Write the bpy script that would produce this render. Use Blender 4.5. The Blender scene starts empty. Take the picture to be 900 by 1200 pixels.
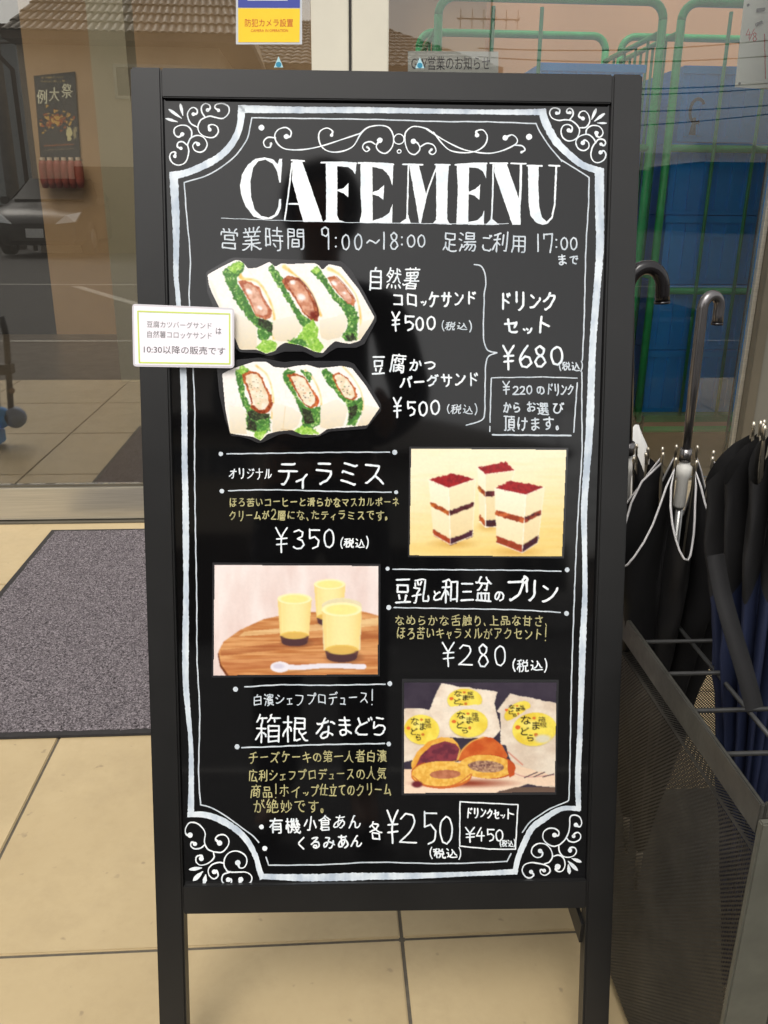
import bpy, bmesh, math, random
import numpy as np
from mathutils import Vector, Matrix
from mathutils.geometry import tessellate_polygon
random.seed(7); rng = np.random.default_rng(7)
S = bpy.context.scene
COL = S.collection
R = math.radians

# ------------------------------------------------------------------ camera
F_PX = 1005.0                       # focal length in pixels of a 900 x 1200 picture
EYE = np.array([0.0, 0.0, 1.02])
PITCH, YAW, ROLL = 0.34447, 0.06686, 0.00964
_fw = np.array([math.sin(YAW)*math.cos(PITCH), math.cos(YAW)*math.cos(PITCH), -math.sin(PITCH)])
_r0 = np.array([math.cos(YAW), -math.sin(YAW), 0.0]); _u0 = np.cross(_r0, _fw)
_rt = _r0*math.cos(ROLL)+_u0*math.sin(ROLL); _up = _u0*math.cos(ROLL)-_r0*math.sin(ROLL)
cam_d = bpy.data.cameras.new('camera'); cam = bpy.data.objects.new('camera', cam_d); COL.objects.link(cam)
cam_d.sensor_fit = 'VERTICAL'; cam_d.sensor_height = 36.0; cam_d.lens = 36.0*F_PX/1200.0
cam_d.clip_start = 0.02; cam_d.clip_end = 800
M = Matrix.Identity(4)
for i in range(3):
    M[i][0] = _rt[i]; M[i][1] = _up[i]; M[i][2] = -_fw[i]; M[i][3] = EYE[i]
cam.matrix_world = M
S.camera = cam

# ------------------------------------------------------------------ light: overcast day
w = bpy.data.worlds.new('World'); S.world = w; w.use_nodes = True
nt = w.node_tree; nt.nodes.clear()
sky = nt.nodes.new('ShaderNodeTexSky'); sky.sky_type = 'NISHITA'; sky.sun_disc = False
SUN_EL, SUN_AZ = R(58), R(205)      # azimuth clockwise from +Y: behind and to the left of the viewer
sky.sun_elevation = SUN_EL; sky.sun_rotation = SUN_AZ; sky.dust_density = 4; sky.air_density = 1.0; sky.ozone_density = 1.0
hs = nt.nodes.new('ShaderNodeHueSaturation'); hs.inputs['Saturation'].default_value = 0.14
warm = nt.nodes.new('ShaderNodeMix'); warm.data_type = 'RGBA'; warm.blend_type = 'MULTIPLY'; warm.inputs[0].default_value = 1.0
warm.inputs[7].default_value = (1.0, 0.975, 0.94, 1)
bg = nt.nodes.new('ShaderNodeBackground'); bg.inputs['Strength'].default_value = 0.15
wo = nt.nodes.new('ShaderNodeOutputWorld')
nt.links.new(sky.outputs[0], hs.inputs['Color']); nt.links.new(hs.outputs[0], warm.inputs[6])
nt.links.new(warm.outputs[2], bg.inputs['Color']); nt.links.new(bg.outputs[0], wo.inputs['Surface'])
sd = bpy.data.lights.new('sun', 'SUN'); sd.energy = 0.6; sd.angle = R(25); sd.color = (1.0, 0.96, 0.9)
so = bpy.data.objects.new('sun', sd); COL.objects.link(so)
sdir = Vector((math.sin(SUN_AZ)*math.cos(SUN_EL), math.cos(SUN_AZ)*math.cos(SUN_EL), math.sin(SUN_EL)))
so.location = sdir*30; so.rotation_euler = sdir.to_track_quat('Z', 'Y').to_euler()
S.view_settings.view_transform = 'Standard'; S.view_settings.look = 'None'
S.view_settings.exposure = 0.66; S.view_settings.gamma = 1.0
S.cycles.max_bounces = 8; S.cycles.transparent_max_bounces = 12

# ------------------------------------------------------------------ helpers
ORG = {}
def ray(px, py): return _fw*F_PX + _rt*(px-450) + _up*(600-py)
def at(px, py, Y):
    d = ray(px, py); return Vector(EYE + d*(Y/d[1]))
def mir(px, py, D, YG=2.78):          # a point in front of the shop that the door glass mirrors at this place
    p = at(px, py, D); return Vector((p.x, 2*YG-p.y, p.z))
def link_mesh(name, verts, faces, mat, parent=None, smooth=False):
    me = bpy.data.meshes.new(name)
    o0 = ORG.get(parent, Vector((0, 0, 0))) if parent else Vector((0, 0, 0))
    me.from_pydata([tuple(Vector(v)-o0) for v in verts], [], faces); me.update()
    ob = bpy.data.objects.new(name, me); COL.objects.link(ob)
    if mat: me.materials.append(mat)
    if parent: ob.parent = parent; ORG[ob] = o0
    else: ORG[ob] = Vector((0, 0, 0))
    if smooth:
        me.polygons.foreach_set('use_smooth', [True]*len(me.polygons))
    return ob
def tag(o, label=None, cat=None, group=None, kind=None):
    if label: o['label'] = label
    if cat: o['category'] = cat
    if group: o['group'] = group
    if kind: o['kind'] = kind
    return o
def empty(name, loc, label=None, cat=None, group=None, kind=None):
    e = bpy.data.objects.new(name, None); COL.objects.link(e); e.location = loc; e.empty_display_size = .1
    ORG[e] = Vector(loc); return tag(e, label, cat, group, kind)
def kids(o): return [c for c in bpy.data.objects if c.parent == o]
def copy_tree(o, parent=None):
    c = o.copy(); COL.objects.link(c)
    if parent: c.parent = parent
    for k in kids(o): copy_tree(k, c)
    return c

class MB:
    """collects shapes into one mesh"""
    def __init__(s): s.v = []; s.f = []
    def add(s, vs, fs):
        n = len(s.v); s.v += [tuple(v) for v in vs]; s.f += [tuple(i+n for i in f) for f in fs]; return s
    def box(s, a, b, M=None, bev=0.0):
        x0, y0, z0 = a; x1, y1, z1 = b
        if bev <= 0:
            vs = [(x, y, z) for z in (z0, z1) for y in (y0, y1) for x in (x0, x1)]
            fs = [(0, 2, 3, 1), (4, 5, 7, 6), (0, 1, 5, 4), (2, 6, 7, 3), (0, 4, 6, 2), (1, 3, 7, 5)]
        else:
            bm = bmesh.new(); bmesh.ops.create_cube(bm, size=1)
            for v in bm.verts: v.co = Vector(((x0+x1)/2+v.co.x*(x1-x0), (y0+y1)/2+v.co.y*(y1-y0), (z0+z1)/2+v.co.z*(z1-z0)))
            bmesh.ops.bevel(bm, geom=list(bm.edges), offset=bev, segments=2, affect='EDGES')
            bm.verts.index_update(); vs = [v.co.copy() for v in bm.verts]; fs = [tuple(v.index for v in f.verts) for f in bm.faces]; bm.free()
        if M: vs = [M @ Vector(v) for v in vs]
        return s.add(vs, fs)
    def tube(s, pts, r, n=8, cap=True, closed=False):
        pts = [Vector(p) for p in pts]; N = len(pts)
        rs = r if isinstance(r, (list, tuple)) else [r]*N
        vs = []; fs = []
        t0 = (pts[1]-pts[0]).normalized()
        up = Vector((0, 0, 1)) if abs(t0.z) < .9 else Vector((1, 0, 0))
        nrm = t0.cross(up).normalized()
        for i, p in enumerate(pts):
            if closed: t = (pts[(i+1) % N]-pts[i-1]).normalized()
            else: t = (pts[min(i+1, N-1)]-pts[max(i-1, 0)]).normalized()
            nrm = (nrm - t*nrm.dot(t))
            nrm = nrm.normalized() if nrm.length > 1e-6 else t.orthogonal().normalized()
            b = t.cross(nrm)
            for k in range(n):
                a = 2*math.pi*k/n; vs.append(p+(nrm*math.cos(a)+b*math.sin(a))*rs[i])
        for i in range(N if closed else N-1):
            j = (i+1) % N
            for k in range(n):
                fs.append((i*n+k, i*n+(k+1) % n, j*n+(k+1) % n, j*n+k))
        if cap and not closed:
            fs.append(tuple(range(n))[::-1]); fs.append(tuple((N-1)*n+k for k in range(n)))
        return s.add(vs, fs)
    def lathe(s, prof, c, n=24, axis='Z'):
        vs = []; fs = []; N = len(prof)
        for r, z in prof:
            for k in range(n):
                a = 2*math.pi*k/n; x, y = r*math.cos(a), r*math.sin(a)
                p = {'Z': (x, y, z), 'X': (z, x, y), 'Y': (x, z, y)}[axis]
                vs.append((c[0]+p[0], c[1]+p[1], c[2]+p[2]))
        for i in range(N-1):
            for k in range(n): fs.append((i*n+k, i*n+(k+1) % n, (i+1)*n+(k+1) % n, (i+1)*n+k))
        fs.append(tuple(range(n))[::-1]); fs.append(tuple((N-1)*n+k for k in range(n)))
        return s.add(vs, fs)
    def ball(s, c, r, n=12, m=8, sc=(1, 1, 1)):
        prof = []
        vs = [];fs = []
        for i in range(m+1):
            a = math.pi*i/m
            for k in range(n):
                b = 2*math.pi*k/n
                vs.append((c[0]+r*sc[0]*math.sin(a)*math.cos(b), c[1]+r*sc[1]*math.sin(a)*math.sin(b), c[2]+r*sc[2]*math.cos(a)))
        for i in range(m):
            for k in range(n): fs.append((i*n+k, (i+1)*n+k, (i+1)*n+(k+1) % n, i*n+(k+1) % n))
        return s.add(vs, fs)
    def build(s, name, mat, parent=None, smooth=False): return link_mesh(name, s.v, s.f, mat, parent, smooth)

def smooth_by_angle(ob, ang=40):
    me = ob.data
    me.polygons.foreach_set('use_smooth', [True]*len(me.polygons))
    try: me.set_sharp_from_angle(angle=R(ang))
    except Exception: pass
    return ob

# ------------------------------------------------------------------ materials
def s2l(c):
    return tuple((x/12.92 if x <= .04045 else ((x+.055)/1.055)**2.4) for x in c)
def rgb(r, g, b, k=1.0): return tuple(min(1, x*k) for x in s2l((r/255, g/255, b/255)))
class Mat:
    def __init__(s, name, col=(.5, .5, .5), rough=.5, metal=0.0, spec=.5):
        s.m = bpy.data.materials.new(name); s.m.use_nodes = True; s.t = s.m.node_tree
        s.b = s.t.nodes['Principled BSDF']; s.out = s.t.nodes['Material Output']
        s.b.inputs['Base Color'].default_value = (*col, 1); s.b.inputs['Roughness'].default_value = rough
        s.b.inputs['Metallic'].default_value = metal; s.b.inputs['Specular IOR Level'].default_value = spec
        s.tc = s.t.nodes.new('ShaderNodeTexCoord')
    def n(s, t): return s.t.nodes.new(t)
    def l(s, a, b): s.t.links.new(a, b)
    def noise(s, scale, detail=4, rough=.55, vec=None, sx=None):
        nz = s.n('ShaderNodeTexNoise'); nz.inputs['Scale'].default_value = scale; nz.inputs['Detail'].default_value = detail
        nz.inputs['Roughness'].default_value = rough
        v = s.tc.outputs['Object']
        if sx:
            mp = s.n('ShaderNodeMapping'); mp.inputs['Scale'].default_value = sx; s.l(v, mp.inputs['Vector']); v = mp.outputs[0]
        s.l(v, nz.inputs['Vector']); return nz.outputs['Fac']
    def ramp(s, fac, stops):
        r = s.n('ShaderNodeValToRGB'); e = r.color_ramp.elements
        while len(e) < len(stops): e.new(.5)
        for i, (p, c) in enumerate(stops): e[i].position = p; e[i].color = (*c, 1)
        s.l(fac, r.inputs[0]); return r.outputs[0]
    def mix(s, fac, a, b, mode='MIX'):
        m = s.n('ShaderNodeMix'); m.data_type = 'RGBA'; m.blend_type = mode
        for sock, v in ((m.inputs[0], fac), (m.inputs[6], a), (m.inputs[7], b)):
            if isinstance(v, (int, float)): sock.default_value = v
            elif isinstance(v, tuple): sock.default_value = (*v, 1) if len(v) == 3 else v
            else: s.l(v, sock)
        return m.outputs[2]
    def math(s, op, a, b=None):
        m = s.n('ShaderNodeMath'); m.operation = op
        for sock, v in ((m.inputs[0], a), (m.inputs[1], b)):
            if v is None: continue
            if isinstance(v, (int, float)): sock.default_value = v
            else: s.l(v, sock)
        return m.outputs[0]
    def color(s, sock): s.l(sock, s.b.inputs['Base Color']); return s
    def rough(s, fac, lo, hi):
        mr = s.n('ShaderNodeMapRange'); mr.inputs[3].default_value = lo; mr.inputs[4].default_value = hi
        s.l(fac, mr.inputs[0]); s.l(mr.outputs[0], s.b.inputs['Roughness']); return s
    def bump(s, fac, strength=.3, dist=.002):
        b = s.n('ShaderNodeBump'); b.inputs['Strength'].default_value = strength; b.inputs['Distance'].default_value = dist
        s.l(fac, b.inputs['Height']); s.l(b.outputs[0], s.b.inputs['Normal']); return s
def speck(name, c, rough=.5, amt=.25, scale=30, bump=.15, metal=0, dist=.001, spec=.5):
    m = Mat(name, c, rough, metal, spec); f = m.noise(scale, 6)
    m.color(m.ramp(f, [(.3, tuple(x*(1-amt) for x in c)), (.7, tuple(min(1, x*(1+amt)) for x in c))]))
    m.rough(m.noise(scale*2.3, 3), max(.02, rough-.1), min(1, rough+.1))
    if bump: m.bump(m.noise(scale*4, 4), bump, dist)
    return m.m
def rect_poly(pts):
    return pts
# single-line pen strokes of each character (a point is x * 100 + y on a 0-89 grid, y up)
GL = {
'、':[[832,1332]],
'。':[[1617,2317,2720,2823,2829,2731,2434,2036,1736,1234,1031,928,1022,1219,1617]],
'〜':[[1146,1450,1853,2656,2956,3654,4745,5442,6142,6644,7147,7350]],
'あ':[[5019,5520,6122,6627,6931,7137,7041,6847,6352,5256,4756,3654,3251,2850,2548,2043,1635,1529,1626,1823,2323,3626],[3626,3441,3465,3669,3678],[3630,4032,4741,5248,5354,5656,5659,5761],[1769,3868,6071,6472]],
'い':[[7135,6944,6459,6067,5669],[4140,4236,4133,3928,3524,3123,2823,2327,2035,1749,1771]],
'お':[[4323,4820,5321,6124,6427,6630,6738,6642,6345,5548,4649,3446,3245,3043,2441,1837,1531,1528,1625,1923,2421,3021,3123,3177,3278],[7461,6169],[1564,2964,3265,4766]],
'か':[[1521,2235,2748,3059,3265,3377],[3123,3520,4320,4622,4824,5030,5239,5352,5158,4960,4562,1360],[7446,6957,6368]],
'が':[[1521,2134,2749,2959,3164,3377],[3023,3320,3720,4120,4421,4723,4927,5137,5253,5057,4860,4561,3161,2760,2060,1259],[7743,7345,6661,6167],[6672,6379],[7575,7282]],
'く':[[5519,4528,2644,2449,2551,2754,5275]],
'け':[[4319,4619,5324,5629,5835,5944,5970,5977],[1922,1829,1732,1542,1656,1976],[1830,2232,2542],[3760,5860,7261]],
'ご':[[6624,6322,5520,3920,2821,2324,2027,1833,2039],[2469,2969,5969],[6772,6379],[7575,7281]],
'さ':[[5920,5119,3719,2722,2227,2130,2136,2341],[6042,5947,5456,5263,4966,4678],[6042,5742,4843],[1965,4864,6567,6768,6970]],
'す':[[2920,3319,4022,4627,4830,5143,4955,4977],[4936,4034,3635,3337,3042,3149,3554,4055,4955],[1467,4868,7268]],
'せ':[[6524,6322,5921,4221,3322,2925,2733,2773],[4640,5339,5540,5642,5746,5877],[1155,2356,4659,5559,5960,7260]],
'た':[[1821,2849,3059,3063,3369,3377,3478],[7121,5521,4822,4326,4330,4335],[4754,5955,7054],[1565,2464,3765,4767,4969]],
'っ':[[3621,4021,5023,5626,6028,6332,6638,6644,6448,6152,5455,4255,2048]],
'つ':[[3424,4024,5127,5830,6535,6941,7047,7052,6858,6462,5965,4966,3464,1458]],
'て':[[6221,5621,4526,3931,3736,3643,3750,4261,4866,4869],[1468,4071,4671,4970,5772,6972],[4869,4768,4668,4669,4869]],
'で':[[6221,6020,5820,4923,4525,4029,3734,3640,3650,4260,4866,5070],[6349,6056,5858],[7253,6860],[1467,4471,5170,5571,6872]],
'と':[[6724,6422,5821,5020,3521,3022,2525,2428,2331,2338,2541,2745,3451,3653,4155,6266,6565],[3653,2868,2675]],
'ど':[[6522,6321,6020,4419,3120,2424,2227,2031,2238,2544,3250,3353],[3353,3854,5864],[3353,2473,2477],[6669,6377],[7573,7180]],
'な':[[7023,6925,6231,5632,5335,4636,3734,3432,3127,3223,3619,4318,5019,5321,5527,5353],[1534,2753,2958,3065],[7159,6066,5666],[1266,1565,3065,3366,3666,4468,4770],[3366,3373,3478,3678]],
'に':[[1820,1828,1730,1634,1647,2074],[7024,4823,4325,4026,3829,3837],[1828,2130,2539,2440],[4268,4468,6868]],
'の':[[4322,4720,5523,6428,6834,7041,7052,6759,6365,5869,5171,3771,3269,2666,2061,1654,1446,1436,1631,1829,2227,2426,3029,3639,4051,4362,4371]],
'は':[[1820,1727,1629,1533,1549,1975,2076,2177],[7426,6632,5933],[1728,2130,2439],[5876,5874,5854,5933,5825,5521,5020,4620,3922,3724,3627,3632,4236,4937,5837],[3762,6162,7163]],
'び':[[7043,6353,6055],[5672,6055,5852,5842,5631,5225,4922,4620,4018,3018,2420,1925,1731,1737,1945,2558,3065,3169],[1468,2469,3169,3771],[6870,6577],[7673,7380]],
'ほ':[[1820,1727,1629,1533,1547,1975,2177],[1728,2130,2439],[7128,6432,5933,5636,4436,3934,3732,3630,3626,4022,4620,5321,5623,5725,5827,5834,5742,5772],[3853,5653,7155],[3972,5872,6973]],
'ま':[[6723,6625,5830,5332,4136,3236,2434,2130,2124,2222,2520,3318,4120,4524,4478],[6653,5052,2152],[6569,4468,2169]],
'み':[[4218,4819,5323,5930,6236,6544,6656],[7337,6940,6540,6344,5048,3851],[3550,3150,2448,2046,1643,1440,1236,1230,1527,1826,2126,2528,2832,3444,3550],[3851,4058,4568,4573,2473]],
'め':[[4620,5020,5923,6326,6731,7038,7047,6952,6657,6360,5664,4865,4265,2760,2456,2053,1647,1339,1332,1528,1726,2325,2927,3634],[4031,3634],[3634,3639],[3639,4041,4449,4759,4864,5068,5277],[3639,3341,3048,2560,2172]],
'ら':[[2821,3120,4620,5823,6227,6429,6634,6640,6444,6147,5350,4450,3949,3347,2743,2241],[2241,2248,2463],[5872,5571,5272,3276]],
'り':[[3320,3419,3920,4723,5327,5631,6041,6157,5963,5669,5073,4573,4072,3870,3365,2859,2456],[2340,2456,2358,2465,2677,2879]],
'る':[[5120,4928,4731,4433,4034,3434,3030,2927,3024,3221,3520,4318,4919,5922,6427,6633,6639,6444,6148,5650,4952,3851,3452,3049,1941],[3552,3756,5269,5374],[2473,3674,5674,5873]],
'ろ':[[3319,4820,5622,6126,6429,6634,6640,6346,5850,4952,3750,3451,1738],[3451,3756,5268,5473],[3951,3853,3755],[2472,4874,5274,5473]],
'ん':[[1320,1421,2238,2645,2847],[7237,7336,7233,6928,6624,6020,5220,4823,4726,4630,4643,4447,4149,3749,3147,2948,2847],[2847,2748,2851,4074,4276,4476]],
'ア':[[2021,2320,2521,3025,3530,3836,4043,4258],[5351,5854,6764,6969,6872,1772]],
'ィ':[[4317,4347,4449,5558,5962],[1737,3846,4346]],
'イ':[[4917,4621,4655,4657],[1545,3151,4056,4557,4860,6271]],
'ェ':[[1922,6622],[4222,4256],[6256,2356]],
'オ':[[3820,4920,5223,5246,5155,5058,5164,5177],[1530,2737,3745,4554,5057],[1763,4763,4962,5363,7163]],
'カ':[[1421,1822,2124,2629,3136,3649,3857,3977],[4621,5821,6123,6225,6330,6542,6662,6263,1763]],
'キ':[[4719,4441,4244,4249,4062,3865,3777],[1637,6646,7046,7244],[1558,1559,1760,6267]],
'ク':[[2121,2620,2921,3926,4632,5642,6458,6562,6565,6567,3967,3768],[1149,1649,2051,2657,3466,3768],[3768,3772,4077]],
'グ':[[1818,2318,3323,4329,4835,5544,5952,6259,6263,6165,3366,3165,2153,1347],[3466,3471,3775],[6672,6278],[7475,7181]],
'ケ':[[2621,3020,3523,4028,4435,4948,5162],[1850,2561,2764,3076,3378],[7263,2763]],
'コ':[[6622,6669,2069],[1826,2026,6626]],
'サ':[[3620,3720,4021,4624,4928,5335,5541,5647,5676],[2842,2875],[1261,7261]],
'シ':[[1823,2022,2321,2823,3927,5034,5942,6648,7054,7158],[2750,1757,1456],[3968,2874]],
'ジ':[[2021,2622,3626,4934,5639,6649,6954,6958],[2749,1656],[6266,5874],[3966,2973,2674],[7369,6878]],
'ス':[[1722,2123,2929,4341,4743],[6822,5734,4743],[4743,4847,5455,5965,5970,2170]],
'ズ':[[1520,2224,3130,4341,4642],[6621,5633,4642],[4642,4746,5253,5763,5868],[6279,6573,6471,6369,5868,2069],[7774,7476,7082]],
'セ':[[6623,6522,6121,4021,3622,3224,3029,3076],[5542,6456,6662,6563,6062,3157,2755,1253]],
'チ':[[2320,2820,3325,3831,4137,4342,4349,4371],[1351,1552,7152],[2170,4071,6075,6474]],
'ヂ':[[2019,2519,3124,3730,3936,4143,4150,4270],[1250,6950],[6559,6265],[7462,7168],[6272,6074,5774,4170,2369,1969,1571]],
'ッ':[[2818,3217,3519,4323,5130,5737,6145,6557,6758],[2644,2255,2258],[4247,4350,3959,4062]],
'テ':[[2220,2920,3323,3829,4339,4453],[7154,1454],[2373,6173,6374]],
'デ':[[2319,2719,3122,3829,4239,4353],[1353,1553,7053],[2272,5872],[6772,6380],[7675,7381]],
'ト':[[3320,3377],[6544,4851,3655,3355]],
'ド':[[3020,3075],[6243,4351,3054],[5864,5372],[6868,6376]],
'ナ':[[2421,2620,2822,3427,3831,4239,4344,4456,4477],[1458,7258]],
'ネ':[[4219,4332,4244],[7134,5941,5742,5642],[1534,2638,3743,4244,4447,5052,5859,5965,5966,5866,1866],[4366,4378]],
'バ':[[1423,2239,2856,3066,3268],[6923,6344,5268],[6670,6277],[7473,7180]],
'ヒ':[[6724,4322,3323,2924,2626,2431,2475],[2552,4055,6363]],
'フ':[[2323,3022,3725,4631,5438,5845,6356,6568],[6568,6370,1870]],
'プ':[[2521,2721,3021,4127,4631,5439,5948,6359,6466,6475,6679,6881,7182,7481,7679,7876,7771,7368,6568,6269,1769]],
'ホ':[[3120,4220,4324,4377],[1331,1532,1936,2647],[7133,6247],[1563,7163]],
'ポ':[[3019,3919,4121,4274,4276],[1330,2446],[6931,6638,5947],[1462,6862,6963],[6570,7070,7272,7375,7378,7281,7082,6783,6482,6179,6077,6174,6570]],
'マ':[[5321,4332,4236],[4236,4942,6255,6763,6868,6669,1669,1468],[4236,3837,2647]],
'ミ':[[6222,5922,3927,2031],[5746,2753,2453,2152],[6468,6167,4571,2774]],
'ム':[[7018,7122,6828,6530],[1324,6530],[2426,2633,3975],[6530,6436,5847]],
'メ':[[1721,1821,2726,3533,4340,5049,5355,5966,6174],[6629,4648,2662]],
'ャ':[[4315,4317,3642,3648,3450,3162],[5336,6349,6453,6354,5854,1946]],
'ュ':[[1823,6623],[5323,5646,5654,5355,2755,2555]],
'ラ':[[3121,3420,4123,5330,5836,6242,6650,6655,6456,1856],[2574,6374]],
'リ':[[3621,3920,5026,5330,5736,5941,6051,6075],[2444,2474]],
'ル':[[1421,1826,2129,2540,2747,2874],[7446,7341,6633,5425,5024,4824,4772,4874]],
'ロ':[[1821,1867,1868,2069,6669,6621],[1826,6626]],
'ン':[[2023,2222,3626,4632,5538,6245,7055,7158,7163],[3661,2171]],
'ー':[[6949,1749,1549]],
'一':[[1049,7449]],
'三':[[1222,7222],[2149,6249],[1774,6874]],
'上':[[1120,7420],[4020,4080],[4056,6856]],
'乳':[[2015,2616,2717,2820,2840,3043,3749,3854,3755,1455],[7333,7530,7526,7421,7218,5818,5520,5526,5579],[1034,4437],[1860,1863,1569],[3862,4372],[2863,2671],[1377,4281,4780]],
'人':[[818,1318,2427,3340,3750,3958,4259],[7318,6722,6028,5436,5044,4557,4261,4281]],
'仕':[[2116,2158,2061,2166,2880],[3319,7419],[5320,5380],[949,1052,1558,2060],[3157,7557]],
'以':[[3417,3617,4421,5128,5533,5734],[7418,6330,6033,5734],[1525,2029,2630,3736,3937],[1928,1975],[5734,6359,6578],[4560,4069,3773,3574]],
'例':[[1716,1757,1661,1768,2281],[6317,7117,7221,7281],[3017,3623,4131,4237,4439,4643,4854,4860,3560],[5934,5972],[4237,3542],[2744,3561,3777],[950,1054,1257,1659],[2977,5077]],
'倉':[[2417,2617,6317],[2417,2431],[6317,6329,6231,2331,2031],[1522,2133,2241,2256,1862],[2240,2440,6040,6140,6242,6256,6157,2458,2257],[2249,6249],[4558,4563,4067,3867],[761,1160,2164,3170,4379],[7361,6564,5867,4874,4379]],
'利':[[2616,2650,2677],[6016,6917,7120,7180],[924,928,1536,2146,2448,3244,4037],[5236,5272],[1058,4158],[1174,2677,3780,4080]],
'各':[[2218,2419,6019,6218],[2218,2237,2438,6138,6218],[1142,3049,3852,4055],[7744,7243,6046,4752,4655],[4055,4655],[4055,3957,3065,2669],[4655,4758,5766,5968,6172],[1261,1361,2569,2772,3074,5874,6172],[3174,3278,3482]],
'和':[[2616,2648,2452,2457,2661,2677],[4720,4773,4974,6974,7074,7020],[925,929,1538,2047,2249,2550],[4726,7026],[3837,3740,3147,2550],[1159,3959],[1275,2577,3780,3979]],
'品':[[1216,1242,1444,3444,3420],[4916,4942,5044,7244,7220],[1220,3420],[4920,7220],[2458,6058,6078,2578,2477,2458]],
'商':[[1516,1556,1757,6957,6921,6917,6415,5915,5518],[3024,3225,5225,5327,5338,3239,3038],[3024,3038],[3038,2643],[6242,5050],[2643,3551],[3057,3061,3163,2868],[5258,5463,5667,5868],[1174,7474],[4374,4376,4281]],
'営':[[2018,2118,6518,6618],[2018,2033,2134,6634,6633,6618],[1460,1468,1469,6070,7269,7260],[4369,4375,4081],[2470,2375,2080],[6170,6276,6580,6981],[2645,5945,6047,6058,5959,2659,2557,2645]],
'売':[[1217,2120,2726,3031,3140],[7426,7320,7218,6817,5617,5218,5121,5140],[1340,1348,1549,7049,7149,7140],[1861,6661],[4261,4281],[1174,7374]],
'大':[[918,1217,1418,2123,2728,3439,4053,4459,7359],[7218,6324,5731,5139,4553,4257],[4159,4281],[4159,3959,1259]],
'妙':[[3617,4720,5726,6636,7043],[1117,1723,2332,2847,3164,3065,965],[3127,2531,2335,1440,1243,1662,1866,2081],[5639,5681],[4049,4359,4467],[7351,7355,6869]],
'小':[[3016,3716,4117,4219,4324,4380],[7430,7534,7339,6262],[1134,1645,2261,2362]],
'層':[[3017,6617],[3017,3033,3134,6534,6632,6617],[1018,1430,1639,1776,1778,1978,6878,6977,6969,6868,1768],[3026,6626],[4742,4758],[3759,2757,2743,2742,6842,6942,6956,6858,5959,4758,3759],[5647,5952],[3848,3751],[3759,3662,3768],[5959,6068]],
'広':[[7217,7023,6725,6630,5942],[1118,1427,1740,1771,7471],[2821,3621,6824],[2821,3027,3842,4661],[4771,4775,4481]],
'時':[[5515,6316,6519,6557],[1225,1275,1477,2877,2875,2831,2731,1231],[4926,4728,4234],[3643,7443],[1254,2854],[3657,7557],[5557,5581],[3972,7272]],
'有':[[2616,2651,2554,2965,3171],[5316,6217,6419,6457,2857,2758],[2631,6431],[1243,1444,2051,2553],[2644,6444],[1171,3171],[7371,3671,3472],[3472,3477,3681]],
'根':[[2216,2251,2154,2281],[4018,4719,5521],[4018,4078,4278,6878,6877,6851,6749,4049],[7518,7418,7119,6722,6228,6032,5834,5539,5344,5349],[929,1034,1751,2255,2654,2752,3047,3042],[6033,7240],[4064,6864],[1066,3166]],
'業':[[4216,4255],[819,1218,2121,3428,3733],[7719,7218,6122,5029,4933],[7334,5034,4033,3733,3534,1134],[1844,6744],[1555,7055],[5355,5668],[3155,3160,2963,2968],[7468,1168],[2368,2374,1980],[3568,3581],[4968,4981],[6268,6273,6780,6981]],
'機':[[1815,1850,1753,1881],[2717,3223,3734,3746],[4617,4717,5923,6126,6530,6936],[7523,7417,7116,6817,6221,5827,5343,5163,5081],[4627,4132,3733],[830,836,1450,1753],[7442,3142],[6842,6846,6449,6352],[2543,2547,2252,1954,1753],[4850,4554,4459],[7452,7161],[3352,3962,4066,4267,4471],[3352,4553],[6352,6454,7255],[6054,6258,6664,6767,7069,7172],[3266,4066],[3266,3470,3980],[1066,2466],[6767,6067],[6067,6580]],
'気':[[1117,1516,3026,3430,3732,4543,4744],[4722,2737,2140,2040],[7525,7523,7317,7116,6817,6520,6327,6151,1752],[1258,1967,2273,2474,2581],[2662,6562],[7274,2674,2474]],
'湯':[[6116,6716,6918,7231,7238,7239,3739,3438,2832,2531],[1218,2238,2139],[3119,3622,4128,4634,4739],[5019,5526,5933,6039],[3839,4049],[2949,7549],[2055,1159],[3769,6869],[6869,6878,6779,3980,3778,3761,3859,6759,6860,6869],[2474,2276,1779,1580,1480]],
'滑':[[5815,6516,6618,6646,6647,6548,3948,3747,3716],[1419,2337],[3728,6628],[3738,6638],[2950,2957,3158,7358,7457,7450],[2053,1258,958],[3758,3778,3879,6679,6677,6658],[5258,5269,3769],[2473,1580]],
'濱':[[3115,4521,4721],[7516,6122,6023,5927],[1219,2238,2240],[4721,4727],[3749,3728,3927,6827,6929,6948,6749,5149,4951,3649,3149,2850],[3734,6934],[3742,6942],[4951,5355,5956,7262],[1954,1158,958],[5355,5366],[3157,3357,4362],[6467,4067],[3169,3274,3475,7275,7374,7369],[2375,1579,1479],[5275,5281]],
'然':[[1015,1318,1927,2128],[5317,5026],[3417,3326],[7317,6627],[3936,4136,4943,5349,5655,5856,5881],[7436,6742,6349,6054,5856],[1337,2343,2546,2749,3050,3456,3459,3661,3867,3975,2475],[2749,1855,1755],[1057,1665,2274,2475,2682],[3460,2664,2464],[4665,7465],[7273,6680]],
'犯':[[1416,2317,2519,2829,2846,2749,2755,2564,2172,1280],[7528,7420,7117,6817,4817,4418,4320,4225,4275,4475,7075,7049,6947,6646,6246,5846],[936,1035,1337,2247,2749],[1160,2167,2372,2775,3080]],
'甘':[[2416,2481],[6017,6081],[2421,6021],[2444,6044],[1066,7466]],
'用':[[5716,6717,6921,6975,6876,2076,1875,1839,1526,1117],[4217,4276],[1839,6939],[1858,6958]],
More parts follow.
